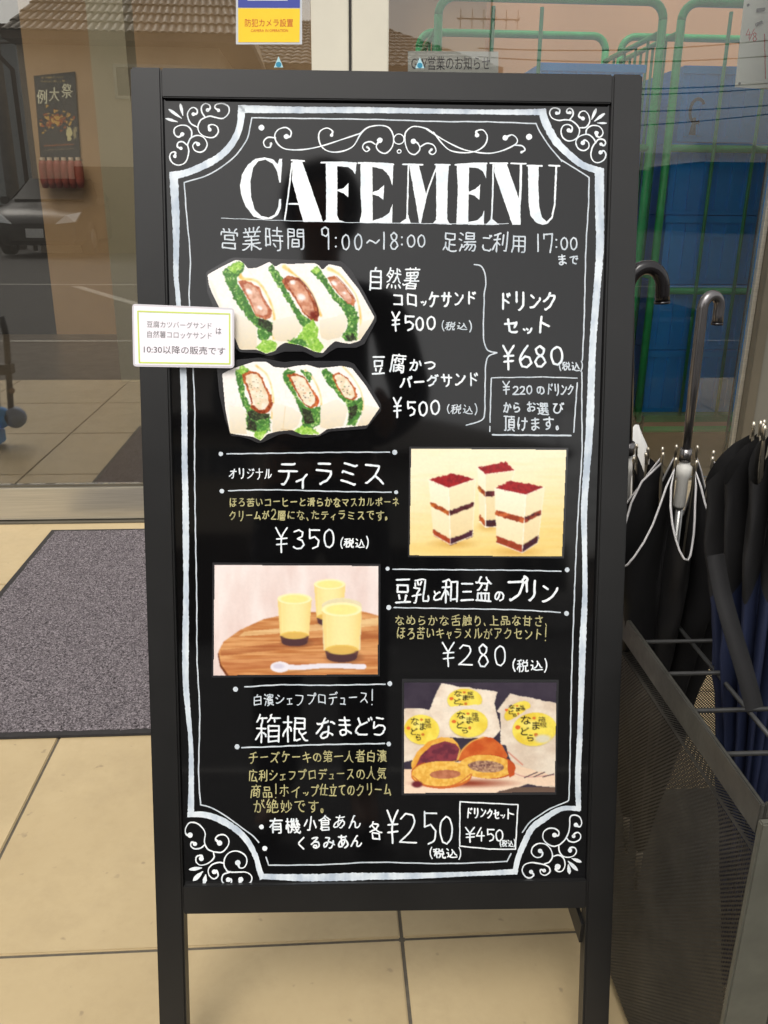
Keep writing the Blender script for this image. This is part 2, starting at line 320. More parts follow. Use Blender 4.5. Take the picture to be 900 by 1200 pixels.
'白':[[1716,1767,1868,1969,6669,6617],[1721,6621],[1746,6646],[3769,3977,4181,4382]],
'盆':[[918,7418],[1818,1837,2038,6638,6637,6618],[3418,3438],[5018,5038],[1745,2347,3152,3559,3665],[4646,5446,5748,5957,6065],[1165,1465,2169,2877,3181,3381],[7765,7464,6967,5975,5581],[2169,2466,2665,5965,6569]],
'知':[[1117,1521,1926,2232,2337,2539,2671],[4918,4974,5075,6975,7174,7119],[4924,7124],[3826,3036,2539],[950,4050],[1161,1571,1672,1779,1881],[1671,3871]],
'祭':[[3415,4016,4218,4239],[1220,1420,2831],[6920,5730,5330],[1739,6839],[945,1145,1747,2251,2353],[7746,7445,7047,5855],[2353,2855],[2353,1659],[2855,3163,3464,3668,3976],[2855,3152,5352,5552,5855],[5855,5860],[5860,6163,6771,6776,4877],[5860,5461,5167,4873,4876,4777,4680],[3163,2466],[1065,1265,1770,2175,2477,2582,2782],[3976,3777,2477]],
'税':[[2316,2377],[3317,3517,3818,4526,4836,4946],[7524,7520,7417,6617,6218,6124,6146],[929,932,1746,2351,2849,3244],[6366,7066,7165,7148,7047,4147,4166,6366],[1059,3359],[4966,4972,4581],[6366,6369,6880],[1175,2377,3180,3379]],
'立':[[1120,7420],[4920,4924,6056,6257],[3130,2656],[1467,7167],[4274,4081]],
'第':[[4216,4259],[1217,1517,2220,3126,3834,4336,7035,6926,6720,6519,5819,5520],[3734,3636,1836,1842,1947,2148,6748,6849,6759,6660,1760],[966,1266,1874,2076,2181],[3067,2875],[6467,6270,6175],[4568,4975,5176,5180,5281],[4075,2075],[7475,5075]],
'箱':[[2416,2449,2458,2765,2574],[4418,4619,6919,7118],[4418,4455,4556,4656,7156,7118],[1023,1026,1938,2341,3039,3634,3631],[4432,7132],[4444,7144],[1150,3650],[1165,1673,1875,2081],[4265,4975,4979,5182],[6165,5968,5874],[3874,2074,1875],[7474,5074,4975]],
'絶':[[918,1231],[2219,2322,2133],[3223,2934],[7525,7319,7117,5217,4517,4219,4222,4258,4061,4166,4673,4875,5081],[3240,3242,3144,2952],[4240,7141,7259,7060,6060],[5640,5660],[1343,1547,2054,2159],[1343,1842,3144],[957,1260,1365,2381],[1259,2259,2460,2968],[4160,5660],[6060,6164,6470,6474,4774]],
'置':[[1017,7417],[2118,2149,2350,3951,6150,6349,6318],[2126,6326],[2134,6334],[2142,6342],[3951,3955,4163,4267],[1159,7259],[3368,4267,6868,6969,6978,6879,1679,1578,1668,3168,3368],[3368,3379],[5168,5179]],
'者':[[2717,6418],[2717,2743],[6418,6442,6343,3543,3144,2242,1138,1038],[2731,6431],[3344,3448,3952,4056],[4056,5157,5356,7456],[1156,3756],[3756,3781],[5258,5362,5967,6069,6371,6978],[6069,5672,1772]],
'腐':[[1116,1017,1326,1541,1674,1776,7476],[2617,2640,2741,6941,6917,6616,6116,6121],[3421,3520,4022,4727,4830],[6121,4727],[3431,4033,4637,4946],[6231,6131,4637],[5649,6249,6350,6453,6469],[3150,3162,3265,3669],[5055,4458,4358],[2458,2660,3161],[4264,7464],[4477,4481]],
'自':[[1916,1969,2071,6571,6670,6619],[1920,6520,6619],[1937,6637],[1953,6653],[3971,4078,4181,4281]],
'舌':[[2019,6319,6518],[2019,2039,2041,6441,6540,6518],[4242,4276],[1159,7459],[1775,4276,6280,6980]],
'苦':[[2020,6320,6519],[2020,2037,2139,6439,6537,6519],[4239,4262],[1155,7355],[2866,2881],[5666,5681],[1174,7274]],
'薯':[[2617,6617],[2617,2633],[6617,6631,6533,3933,3434,1029,731],[2626,6626],[3634,3840,3858],[1142,3642,4040,5542,7442],[5642,5947,6953],[5947,5750,1850],[3858,4058,6658,6860,6866,6867,6668,1867,1766,1858,3459,3858],[3459,3467],[5059,5067],[1177,7477],[2977,2981],[5577,5581]],
'触':[[1115,1017,1224,1431,1458,1361,1568,1875,2076,2081],[3317,3617,3718,3762,3662,2962],[7517,7421,7223,7226,6933],[2618,2662],[4420,6523,7223],[5821,5881],[1435,3735],[5867,7067,7266,7244,7143,4743,4543,4566,4767,5867],[1449,3749],[1462,2662],[2962,3067,3171,3274,3075,2075]],
'設':[[7518,7217,6619,6023,5427,4834,4439,4342,4347],[1319,1520,3020,3318,3817,4720,5827,6739,6842,6947,6647,4347],[1319,1337,1538,2938,3137,3120],[1349,3149],[3956,4360,4464,4678,4778,6478,6465,6559,6658,7458],[1359,3159],[1069,3469],[2375,2081]],
'豆':[[1118,7418],[5019,5224,5735,5936],[3026,2736],[1277,7177],[2044,6244,6346,6363,6263,2063,2062,2044]],
'販':[[4417,4717,5927,6131,6435,6741,7049,7257],[7517,7317,6127,5143,4757],[1119,1527],[2727,3121,3319,3621,3928,4247,4276,7280,7779],[1250,3050],[3064,2936,1336,1378,1478,2978,3064],[4257,4858,7257],[1264,3064]],
'足':[[7819,7217,5417,4618,4319,4120,3422,2926,2531,2333],[1420,2032,2333],[4220,4257],[2333,2236,2445],[4239,6939],[4257,6657,6678,2078,2076,2057,4257]],
'込':[[1221,1625,2127],[7621,7219,4718,3919,3022,2127],[2127,2150,2051,1051],[3031,3232,3533,4039,4650,4961,5163,5069,4874],[7232,6934,6538,6145,5561,5163],[2271,2074,1480]],
'選':[[7418,6817,3718,2921,2524,2124,1320],[3220,3226],[2024,2051,2052,1152],[3226,3526,4533],[7326,7026,5932],[5932,5936,6039,6154],[2837,7437],[4237,4254],[3249,7149],[7462,7461,7160,6160,5761,5664,5677,5679,7179,7278,7270,5670],[4963,4761,4460,3560,3261,3162,3078,3279,4679,4678,4670,3070],[2071,1278]],
'間':[[1316,1378,1579,3479,3579,3677,3557,3356,1356],[6116,6917,7119,7178,6979,5079,4978,4877,4859,4957,5056,7156],[3022,3223,5223,5423,5444,5346,3246,3046,3022],[3034,5434],[1368,3668],[4868,7168]],
'防':[[1216,1378,2778,2977,2974,2461,2458,2947,3040,2934,2733,2332],[5516,6517,6720,6930,6950,6851,4751],[3017,3319,3723,4027,4334,4751,4768],[3568,7468],[5468,5472,5575,5480]],
'降':[[1215,1278,1478,2678,2877,2773,2262,2259,2848,2840,2736,2635,2134,1935],[5616,5648],[3426,3827,7427],[3827,3936],[3843,7143],[3253,3652,4053,5258,5361],[7553,7352,6754,5958,5761],[5361,4471],[5761,6670,6775,6575,4876],[3666,4070,4471],[4471,4574,4876,5081,5282]],
'頂':[[3316,4723,4923],[7516,6622,6223],[1218,2019,2223,2277],[4142,7242],[5466,4366,4165,4130,7230,7265,7066,5466],[4154,7254],[5466,5678],[1077,3177],[7578,3878]],
}

HAND = {  # digits and signs as strokes in a unit box, y down
 '0': [[(.5,.0),(.15,.2),(.08,.55),(.25,.93),(.55,1),(.85,.8),(.92,.4),(.75,.08),(.48,.0)]],
 '1': [[(.5,.0),(.5,1)]],
 '2': [[(.1,.18),(.35,.0),(.75,.05),(.85,.3),(.6,.62),(.05,.98)],[(.05,.98),(.95,1)]],
 '3': [[(.1,.1),(.5,.0),(.85,.12),(.8,.35),(.4,.48)],[(.4,.48),(.8,.56),(.95,.78),(.7,.98),(.3,1),(.05,.9)]],
 '4': [[(.6,.0),(.05,.62),(.98,.6)],[(.68,.3),(.66,1)]],
 '5': [[(.15,.0),(.15,.48)],[(.15,.48),(.55,.4),(.9,.6),(.8,.88),(.4,1)],[(.15,.05),(.95,.06)]],
 '6': [[(.65,.0),(.3,.3),(.06,.65),(.2,.95),(.6,1),(.95,.8),(.8,.55),(.45,.5),(.1,.68)]],
 '7': [[(.1,.05),(.12,.3)],[(.1,.08),(.9,.04),(.85,.4),(.7,1)]],
 '8': [[(.75,.15),(.45,.0),(.12,.15),(.25,.38),(.7,.55),(.92,.8),(.6,1),(.25,.98),(.08,.78),(.3,.55),(.7,.38),(.8,.15),(.5,.01)]],
 '9': [[(.85,.3),(.6,.42),(.15,.35),(.12,.1),(.5,.0),(.85,.1),(.88,.3)],[(.86,.25),(.9,.6),(.92,1)]],
 '¥': [[(.05,.0),(.5,.42)],[(.95,.0),(.5,.42),(.5,1)],[(.12,.45),(.92,.42)],[(.12,.68),(.92,.64)]],
 '(': [[(.8,.0),(.3,.3),(.3,.7),(.8,1)]], ')': [[(.2,.0),(.7,.3),(.7,.7),(.2,1)]],
 ':': [[(.5,.25),(.52,.3)],[(.5,.78),(.52,.83)]],
 '!': [[(.6,.0),(.5,.7)],[(.42,.98),(.44,1)]],
 '、': [[(.2,.75),(.45,.95)]], '〜': [[(.05,.6),(.25,.42),(.5,.5),(.72,.62),(.95,.4)]], '~': [[(.05,.6),(.25,.42),(.5,.5),(.72,.62),(.95,.4)]],
 'm': [[(.05,.5),(.18,.62)],[(.35,.45),(.48,.58)],[(.85,.4),(.7,.85),(.5,1)]],
 '-': [[(.08,.5),(.92,.48)]],
}
WID = {'0':.62,'1':.35,'2':.62,'3':.62,'4':.66,'5':.62,'6':.66,'7':.6,'8':.62,'9':.6,'¥':.62,'(':.3,')':.3,':':.3,'!':.45,' ':.45,'、':.5,'。':.6,
       'm':.6,'ィ':.75,'ャ':.75,'ュ':.75,'ェ':.8,'ッ':.75,'っ':.7}

# ------------------------------------------------------------------ the menu board plane
BX, BY, BZ, BT, BW_ = 0.06901, 1.02210, 1.15521, 0.22732, -0.03501
B0 = np.array([BX, BY, BZ]); BU = np.array([math.cos(BW_), math.sin(BW_), 0]); _n = np.array([-math.sin(BW_), math.cos(BW_), 0])
BD = -math.cos(BT)*np.array([0, 0, 1.0]) - math.sin(BT)*_n
BN = -math.cos(BT)*_n + math.sin(BT)*np.array([0, 0, 1.0])
HW, STI, V0, V1, V2, VL = .275, .0326, .03036, .9247, .96032, 1.1862
PANEL_OFF = -.007
def bp(u, v, off=0.0): return Vector(B0 + u*BU + v*BD + off*BN)
def onb(px, py, off):
    d = ray(px, py); P = B0+BN*off; t = np.dot(P-EYE, BN)/np.dot(d, BN); return EYE+d*t
def onb_arr(X, Y, off):
    d = _fw*F_PX + np.multiply.outer(X-450, _rt) + np.multiply.outer(600-Y, _up)
    P = B0+BN*off; t = np.dot(P-EYE, BN)/(d@BN); return EYE+d*t[..., None]
BM = Matrix(((BU[0], BD[0], BN[0], BX), (BU[1], BD[1], BN[1], BY), (BU[2], BD[2], BN[2], BZ), (0, 0, 0, 1)))
def bbox(mb, u0, u1, v0, v1, o0, o1, bev=.0015):
    return mb.box((u0, v0, o0), (u1, v1, o1), BM, bev)

# ---- materials of the board
m = Mat('charcoal_paint', (.012, .012, .012), .36, 0, .42)
f = m.noise(9, 5); m.color(m.ramp(f, [(.3, (.007, .007, .007)), (.7, (.011, .0108, .0106))]))
m.rough(m.noise(25, 4), .32, .44); m.bump(m.noise(420, 3), .08, .0004); M_FRAME = m.m
m = Mat('gloss_black_board', (.0035, .0035, .0038), .07, 0, .5)
f = m.noise(7, 6, .6); m.rough(f, .03, .075); m.bump(m.noise(3.0, 2), .10, .002)
f2 = m.noise(45, 6, .7); m.color(m.ramp(f2, [(.55, (.0035, .0035, .0038)), (.8, (.0065, .0065, .0068))])); M_BOARD = m.m
def ink(name, c, c2, rough=.35, sc=60, sx=None):
    m = Mat(name, c, rough); f = m.noise(sc, 5, .6, sx=sx); m.color(m.ramp(f, [(.35, c2), (.6, c)])); return m.m
M_WHITE = ink('white_marker_ink', (.86, .89, .90), (.68, .74, .78), sc=70)
M_THIN = ink('thin_white_marker_ink', (.62, .67, .71), (.46, .52, .57), sc=90)
M_STREAK = ink('streaky_white_marker_ink', (.70, .76, .80), (.43, .50, .58), sc=55, sx=(1, 1, .35))
M_OLIVE = ink('pale_gold_marker_ink', (.46, .42, .20), (.30, .28, .14), sc=90)

# ---- frame
board = empty('menu_board', bp(0, VL), 'charcoal wooden A-frame cafe menu board with white hand lettering, standing on the beige tiles', 'menu board')
TH = .024
for sx in (-1, 1):
    mb = MB(); u0, u1 = (-HW, -HW+STI) if sx < 0 else (HW-STI, HW)
    bbox(mb, u0, u1, 0, VL, -TH, 0, .002); mb.build('stile', M_FRAME, board)
mb = MB(); bbox(mb, -HW+STI+.0004, HW-STI-.0004, 0.0004, V0, -TH, -.0006, .0012); mb.build('top_rail', M_FRAME, board)
mb = MB(); bbox(mb, -HW+STI+.0004, HW-STI-.0004, V1, V2, -TH, -.0006, .0012); mb.build('bottom_rail', M_FRAME, board)
mb = MB(); bbox(mb, -HW+STI-.004, HW-STI+.004, V0-.004, V1+.004, -.0125, PANEL_OFF, 0); panel = mb.build('board_panel', M_BOARD, board)
# rear frame leaning the other way, hinged at the top
def rear(u, s, off=0.0):       # s = distance down the rear leg
    top = np.array(bp(u, .03, -TH-.012)); d = np.array([-math.sin(BW_)*math.sin(.36), math.cos(BW_)*math.sin(.36), -math.cos(.36)])
    return Vector(top+d*s)
RL = (bp(0, .03, -TH-.012).z)/math.cos(.36)
def beam(mb, a, b, wx, wy):
    a = Vector(a); b = Vector(b); t = (b-a).normalized(); x = Vector(BU); y = t.cross(x).normalized(); x = y.cross(t)
    vs = [p + x*sx*wx/2 + y*sy*wy/2 for p in (a, b) for sx, sy in ((-1, -1), (1, -1), (1, 1), (-1, 1))]
    return mb.add(vs, [(0, 1, 2, 3)[::-1], (4, 5, 6, 7), (0, 1, 5, 4), (1, 2, 6, 5), (2, 3, 7, 6), (3, 0, 4, 7)])
for sx in (-1, 1):
    mb = MB(); beam(mb, rear(sx*(HW-.05), 0), rear(sx*(HW-.05), RL-.008), .03, .022); mb.build('rear_leg', M_FRAME, board)
mb = MB(); beam(mb, rear(-HW+.066, RL*.55), rear(HW-.066, RL*.55), .03, .02); mb.build('rear_crossbar', M_FRAME, board)
mb = MB(); beam(mb, bp(HW-.0335, 1.0, -TH*.5), rear(HW-.052, RL*.82), .005, .03); mb.build('stay_bar', M_FRAME, board)
M_STEEL = speck('hinge_steel', (.45, .45, .44), .35, .15, 60, .1, 1.0)
for sx in (-1, 1):
    mb = MB(); bbox(mb, sx*.2-.02, sx*.2+.02, .012, .05, -TH-.003, -TH+.0005, 0); mb.tube([bp(sx*.2-.02, .012, -TH-.004), bp(sx*.2+.02, .012, -TH-.004)], .003, 8); mb.build('hinge', M_STEEL, board)

# ------------------------------------------------------------------ marker strokes
def catmull(pts, step=1.3, closed=False):
    P = [np.array(p, float) for p in pts]
    if len(P) < 3: 
        a, b = P[0], P[-1]; n = max(1, int(np.linalg.norm(b-a)/step)); return [a+(b-a)*i/n for i in range(n+1)]
    Q = [2*P[0]-P[1]]+P+[2*P[-1]-P[-2]]; out = []
    for i in range(1, len(Q)-2):
        a, b, c, d = Q[i-1:i+3]; n = max(1, int(np.linalg.norm(c-b)/step))
        for k in range(n):
            t = k/n; out.append(.5*((2*b)+(-a+c)*t+(2*a-5*b+4*c-d)*t*t+(-a+3*b-3*c+d)*t**3))
    out.append(P[-1]); return out
def split_sharp(pts, ang=52):
    P = [np.array(p, float) for p in pts]; segs = [[P[0]]]
    for i in range(1, len(P)-1):
        a = P[i]-P[i-1]; b = P[i+1]-P[i]; c = a@b/(np.hypot(*a)*np.hypot(*b)+1e-9); segs[-1].append(P[i])
        if c < math.cos(R(ang)): segs.append([P[i]])
    segs[-1].append(P[-1]); return segs
class Ink:
    def __init__(s, off=PANEL_OFF, mapper=None): s.v = []; s.f = []; s.h = .00012; s.off = off; s.mp = mapper or (lambda x, y, o: onb(x, y, o))
    def _add(s, poly2, faces, dh=0):
        n = len(s.v)
        for i, (x, y) in enumerate(poly2): s.v.append(tuple(s.mp(x, y, s.off+s.h+i*dh)))
        s.f += [tuple(k+n for k in f) for f in faces]; s.h += 2.5e-6
        if s.h > .0006: s.h = .00012
    def ribbon(s, pts, w, cap=True, rough=.06):
        P = [np.array(p, float) for p in pts]; N = len(P)
        ws = list(w) if hasattr(w, '__len__') else [w]*N
        if len(ws) != N: ws = list(np.interp(np.linspace(0, 1, N), np.linspace(0, 1, len(ws)), ws))
        ws = [x*(1+rng.normal(0, rough)) for x in ws]
        L = []; Rr = []
        for i, p in enumerate(P):
            t = P[min(i+1, N-1)]-P[max(i-1, 0)]; t = t/(np.hypot(*t)+1e-9); nn = np.array([-t[1], t[0]])
            L.append(p+nn*ws[i]/2); Rr.append(p-nn*ws[i]/2)
        poly = []; faces = []
        if cap:
            t = P[0]-P[1]; a0 = math.atan2(t[1], t[0])
            c0 = [P[0]+np.array([math.cos(a0+k), math.sin(a0+k)])*ws[0]/2 for k in (-.8, 0, .8)]
            t = P[-1]-P[-2]; a1 = math.atan2(t[1], t[0])
            c1 = [P[-1]+np.array([math.cos(a1+k), math.sin(a1+k)])*ws[-1]/2 for k in (.8, 0, -.8)]
        for i in range(N): poly += [L[i], Rr[i]]
        for i in range(N-1): faces.append((2*i, 2*i+1, 2*i+3, 2*i+2))
        if cap:
            n = len(poly); poly += c0+c1
            faces.append((0, n+2, n+1, n, 1)[::1]); faces.append((2*N-2, 2*N-1, n+5, n+4, n+3))
        s._add(poly, faces, 4e-8)
    def stroke(s, pts, w, step=1.3, sharp=52, wob=.12):
        for seg in split_sharp(pts, sharp):
            q = catmull(seg, step)
            if wob:
                ph = rng.random()*6
                q = [p+np.array([math.sin(i*.5+ph), math.cos(i*.37+ph)])*wob for i, p in enumerate(q)]
            s.ribbon(q, w)
    def dot(s, c, r, n=14):
        a = [2*math.pi*k/n for k in range(n)]
        s._add([(c[0]+math.cos(t)*r*(1+rng.normal(0, .04)), c[1]+math.sin(t)*r*(1+rng.normal(0, .04))) for t in a], [tuple(range(n))])
    def poly(s, pts, jit=.14, step=2.2):
        P = [np.array(p, float) for p in pts]; out = []
        for i in range(len(P)):
            a, b = P[i], P[(i+1) % len(P)]; n = max(1, int(np.hypot(*(b-a))/step))
            for k in range(n):
                q = a+(b-a)*k/n
                out.append(q+(rng.normal(0, jit, 2) if k else 0))
        tri = tessellate_polygon([[Vector((p[0], p[1], 0)) for p in out]])
        s._add(out, [tuple(t) for t in tri])
    def glyph(s, ch, x0, y0, x1, y1, w, wob=.12, rot=0.0, fit=False):
        if ch == ' ': return
        hand = ch in HAND
        if hand: st = HAND[ch]
        else:
            st = []
            for t in GL[ch]:
                st.append([((q//100)/89*1.15-.05, .90-((q % 100)/89*1.15-.25)) for q in t])
            if fit:
                xs = [p[0] for q in st for p in q]; ys = [p[1] for q in st for p in q]
                a, b, c, d = min(xs), max(xs), min(ys), max(ys)
                st = [[((p[0]-a)/(b-a+1e-6), (p[1]-c)/(d-c+1e-6)) for p in q] for q in st]
            kx, ky = rng.normal(0, .07), rng.normal(0, .04)   # each hand-drawn sign leans its own way
            st = [[(p[0]+kx*(.5-p[1])+rng.normal(0, .011), p[1]+ky*(p[0]-.5)*-1+rng.normal(0, .011)) for p in q] for q in st]
        cx, cy = (x0+x1)/2, (y0+y1)/2; c, d = math.cos(rot), math.sin(rot)
        for q in st:
            pts = []
            for (a, b) in q:
                X = x0+(x1-x0)*a-cx; Y = y0+(y1-y0)*b-cy; pts.append((cx+X*c-Y*d, cy+X*d+Y*c))
            if len(pts) == 2 and math.dist(*pts) < w*.6: s.dot(pts[0], w*.62, 8)
            else: s.stroke(pts, w, step=1.6, wob=wob, sharp=48)
    def text(s, t, x0, x1, y0, y1, w, slope=0.0, wob=.12, hy=None, jit=1.0):
        """text between x0 and x1, top y0, bottom y1; slope = rise of the line's right end"""
        ws = [WID.get(c, 1.0)*(1+rng.normal(0, .03)*jit) for c in t]; tot = sum(ws); x = x0
        for c, q in zip(t, ws):
            cw = (x1-x0)*q/tot; mid = (x+cw/2-x0)/(x1-x0); dy = -slope*mid+rng.normal(0, (y1-y0)*.025)*jit
            hand = c in HAND; g = .1 if hand else .03
            a, b = y0+dy, y1+dy
            if c in 'ィャュェッっm': a = a+(b-a)*.12
            e_ = rng.normal(0, .035)*(b-a)
            s.glyph(c, x+cw*g, a+(b-a)*.02-e_, x+cw*(1-g), b+e_, w*(1+rng.normal(0, .07)), wob, rng.normal(0, .035)*jit)
            x += cw
        return s
    def build(s, name, mat, parent): return link_mesh(name, s.v, s.f, mat, parent)

def lettering(t, x0, x1, y0, y1, w, mat=None, slope=0.0, name='lettering'):
    return Ink().text(t, x0, x1, y0, y1, w, slope).build(name, mat or M_WHITE, panel)
L = lettering
# opening hours
L('営業時間', 255.5, 359.5, 264, 294.5, 1.7, M_THIN)
k = Ink(); k.glyph('9', 376, 266, 386, 292, 1.7); k.glyph(':', 389, 274, 398, 293, 1.9); k.glyph('0', 400.5, 275, 410, 292.5, 1.7); k.glyph('0', 415, 274.5, 424.5, 292.5, 1.7)
k.glyph('~', 429, 274, 445, 292, 1.7); k.glyph('1', 446, 272, 454, 292, 1.7); k.glyph('8', 457, 272.5, 467, 292, 1.7); k.glyph(':', 468, 274, 474, 290, 1.9)
k.glyph('0', 476.6, 275.5, 486.8, 289.3, 1.7); k.glyph('0', 489.4, 275.5, 498.3, 289.3, 1.7); k.build('lettering', M_THIN, panel)
k = Ink(); k.glyph('足', 518, 270, 536, 296, 1.7); k.glyph('湯', 536.5, 270, 559.5, 296, 1.7); k.glyph('ご', 563, 273, 578, 296, 1.8); k.glyph('利', 577, 270, 597, 296, 1.7)
k.glyph('用', 598, 273, 618, 297, 1.7); k.glyph('1', 627, 274.5, 634, 294.6, 1.7); k.glyph('7', 636, 273, 648.5, 296, 1.7); k.glyph(':', 649, 277, 655, 293, 1.9)
k.glyph('0', 657, 278.5, 665.5, 292.5, 1.7); k.glyph('0', 668, 278.5, 676.5, 292.5, 1.7); k.build('lettering', M_THIN, panel)
L('まで', 652, 679, 297.5, 311, 1.5, M_THIN)
# sandwiches
L('自然薯', 430, 493, 311, 339.5, 2.0)
k = Ink(); k.text('コロ', 458.5, 491, 341, 360.5, 2.1); k.glyph('m', 493, 350, 500, 357.5, 1.7); k.text('ケサンド', 500.5, 560, 339.5, 360.5, 2.1, 1.0); k.build('lettering', M_WHITE, panel)
k = Ink(); k.glyph('¥', 458.8, 365.5, 468.6, 387.7, 2.1); k.glyph('5', 473.4, 370, 485.5, 387, 2.2); k.glyph('0', 487, 372, 496.5, 387, 2.2); k.glyph('0', 500, 371, 510.5, 386, 2.1); k.build('lettering', M_WHITE, panel)
L('(税込)', 517, 553.5, 376, 388, 1.2, M_THIN)
k = Ink(); k.glyph('豆', 435.5, 414.5, 452, 439.5, 2.0); k.glyph('腐', 456.5, 412.5, 476.5, 437.5, 1.9); k.text('かつ', 478.5, 512, 419, 435.5, 2.1); k.build('lettering', M_WHITE, panel)
L('バーグサンド', 467.5, 562.5, 438, 456.5, 2.0, slope=4)
k = Ink(); k.glyph('¥', 460.6, 466, 470.5, 489, 2.1); k.glyph('5', 476.6, 470.5, 487, 487, 2.2); k.glyph('0', 490.5, 471, 501, 487, 2.2); k.glyph('0', 504.5, 469.5, 515.5, 485.5, 2.1); k.build('lettering', M_WHITE, panel)
L('(税込)', 523, 560, 473.5, 485.5, 1.2, M_THIN)
L('ドリンク', 583.5, 653, 339, 365, 2.7)
k = Ink(); k.glyph('セ', 589.5, 371, 609.5, 391.5, 2.6); k.glyph('m', 613, 381, 624.5, 390.5, 2.4); k.glyph('ト', 625, 367, 648.5, 392.5, 2.6); k.build('lettering', M_WHITE, panel)
k = Ink(); k.glyph('¥', 589, 405, 602.7, 433, 2.4); k.glyph('6', 608.5, 405, 623.5, 430.3, 2.5); k.glyph('8', 626, 405.5, 640.5, 429.5, 2.4); k.glyph('0', 645, 406.5, 660, 427.5, 2.5); k.build('lettering', M_WHITE, panel)
L('(税込)', 654.5, 683.5, 422.5, 434.5, 1.3, M_THIN)
k = Ink(); k.glyph('¥', 588.8, 446.8, 597.5, 462, 1.6); k.glyph('2', 600.8, 453, 608, 462.3, 1.6); k.glyph('2', 609, 453, 615.5, 462, 1.6); k.glyph('0', 617, 452, 623.5, 461.5, 1.6)
k.glyph('の', 628, 450.5, 639, 463, 1.6); k.text('ドリンク', 640, 673, 447, 464.5, 1.6); k.build('lettering', M_THIN, panel)
k = Ink(); k.text('から', 589, 611, 469.5, 483.5, 1.7); k.text('お', 616, 629, 469, 483.5, 1.7); k.text('選', 628, 644, 470, 486, 1.5); k.text('び', 646, 662, 470, 485, 1.7); k.build('lettering', M_THIN, panel)
L('頂けます。', 589, 660, 487, 505.5, 1.7, M_THIN)
# tiramisu
L('オリジナル', 267.5, 319, 546.5, 563, 1.3)
k = Ink(); k.glyph('テ', 323.5, 537, 351.5, 571, 2.5); k.glyph('ィ', 344, 546, 366, 574, 2.4); k.glyph('ラ', 366, 537, 393, 571, 2.5); k.glyph('ミ', 394.5, 536, 424, 572, 2.5); k.glyph('ス', 422.5, 537, 453.5, 571.5, 2.5); k.build('lettering', M_WHITE, panel)
L('ほろ苦いコ-ヒ-と滑らかなマスカルポ-ネ', 268, 468.5, 581.5, 594.3, 1.25, M_OLIVE)
k = Ink(); k.text('クリ-ムが', 268, 316, 597.5, 610, 1.25); k.text('2層にな、たティラミスです。', 317, 458, 596.5, 609.5, 1.25); k.build('lettering', M_OLIVE, panel)
k = Ink(); k.glyph('¥', 322.5, 618.5, 337.2, 647.5, 1.8); k.glyph('3', 343.5, 621, 356.8, 643, 1.9); k.glyph('5', 360.7, 620, 375.2, 642.8, 1.9); k.glyph('0', 379, 620.5, 392, 641.5, 1.9); k.build('lettering', M_WHITE, panel)
L('(税込)', 398.5, 432.5, 629.5, 642, 1.5)
# pudding
k = Ink()
for c, x0, y0, x1, y1, ww in (('豆', 461.5, 674, 482.5, 708.5, 2.2), ('乳', 482, 675, 505, 707.5, 2.0), ('と', 505.5, 690, 518, 704.5, 1.9), ('和', 516, 675.5, 539, 708, 2.1), ('三', 538, 679, 556.5, 707, 2.1), ('盆', 556, 673, 577, 706.5, 2.1), ('の', 578.5, 690.5, 592, 705.5, 2.0), ('プ', 591, 673.5, 619, 706.5, 2.7), ('リ', 612, 675, 632, 707, 2.7), ('ン', 631.5, 680, 656, 708.5, 2.6)):
    k.glyph(c, x0, y0, x1, y1, ww, rot=rng.normal(0, .02))
k.build('lettering', M_WHITE, panel)
L('なめらかな舌触り、上品な甘さ、', 462, 644, 719, 733, 1.25, M_OLIVE, -1.5)
L('ほろ苦いキャラメルがアクセント!', 464, 642, 733, 749, 1.25, M_OLIVE, -1.5)
k = Ink(); k.glyph('¥', 517.7, 752.8, 533, 781, 1.8); k.glyph('2', 537, 756, 554, 779, 1.8); k.glyph('8', 560, 755, 573, 781, 1.8); k.glyph('0', 579, 757, 593, 780, 1.8); k.build('lettering', M_WHITE, panel)
L('(税込)', 600, 642, 772, 786.5, 1.6)
# dorayaki
L('白濱シェフプロデュ-ス!', 295.5, 439, 811.5, 828.5, 1.35, M_THIN, 3)
k = Ink()
for c, x0, y0, x1, y1, ww in (('箱', 297.5, 834, 331, 872.5, 2.0), ('根', 330, 836.5, 362.5, 870.5, 2.1), ('な', 367.5, 838, 395.5, 867, 2.2), ('ま', 393.5, 837, 414.5, 864, 2.1), ('ど', 413, 838, 436.5, 863.5, 2.1), ('ら', 433, 836.5, 455, 863.5, 2.1)):
    k.glyph(c, x0, y0, x1, y1, ww, rot=rng.normal(0, .02))
k.build('lettering', M_WHITE, panel)
L('チ-ズケ-キの第一人者白濱', 290.5, 454, 880, 895.5, 1.3, M_OLIVE, 2.5)
L('広利シェフプロデュ-スの人気', 290.5, 453.5, 900.5, 916.5, 1.25, M_OLIVE, 3)
k = Ink(); k.text('商品!ホイ', 293, 354, 918.5, 935, 1.3); k.glyph('m', 355, 926, 362, 932, 1.2); k.text('プ仕立てのクリ-ム', 363, 459, 917.5, 934, 1.3, 1); k.build('lettering', M_OLIVE, panel)
L('が絶妙です。', 295.5, 385, 935.5, 953, 1.3, M_OLIVE)
k = Ink(); k.dot((306.4, 969), 2.8); k.text('有機', 314, 353, 957.5, 977, 1.8, 1); k.text('小倉あん', 355, 424, 954, 974.5, 1.7, 2); k.build('lettering', M_WHITE, panel)
k = Ink(); k.dot((310.3, 994.2), 3.0); k.text('くるみあん', 346, 426, 979, 997, 1.8, 4); k.build('lettering', M_WHITE, panel)
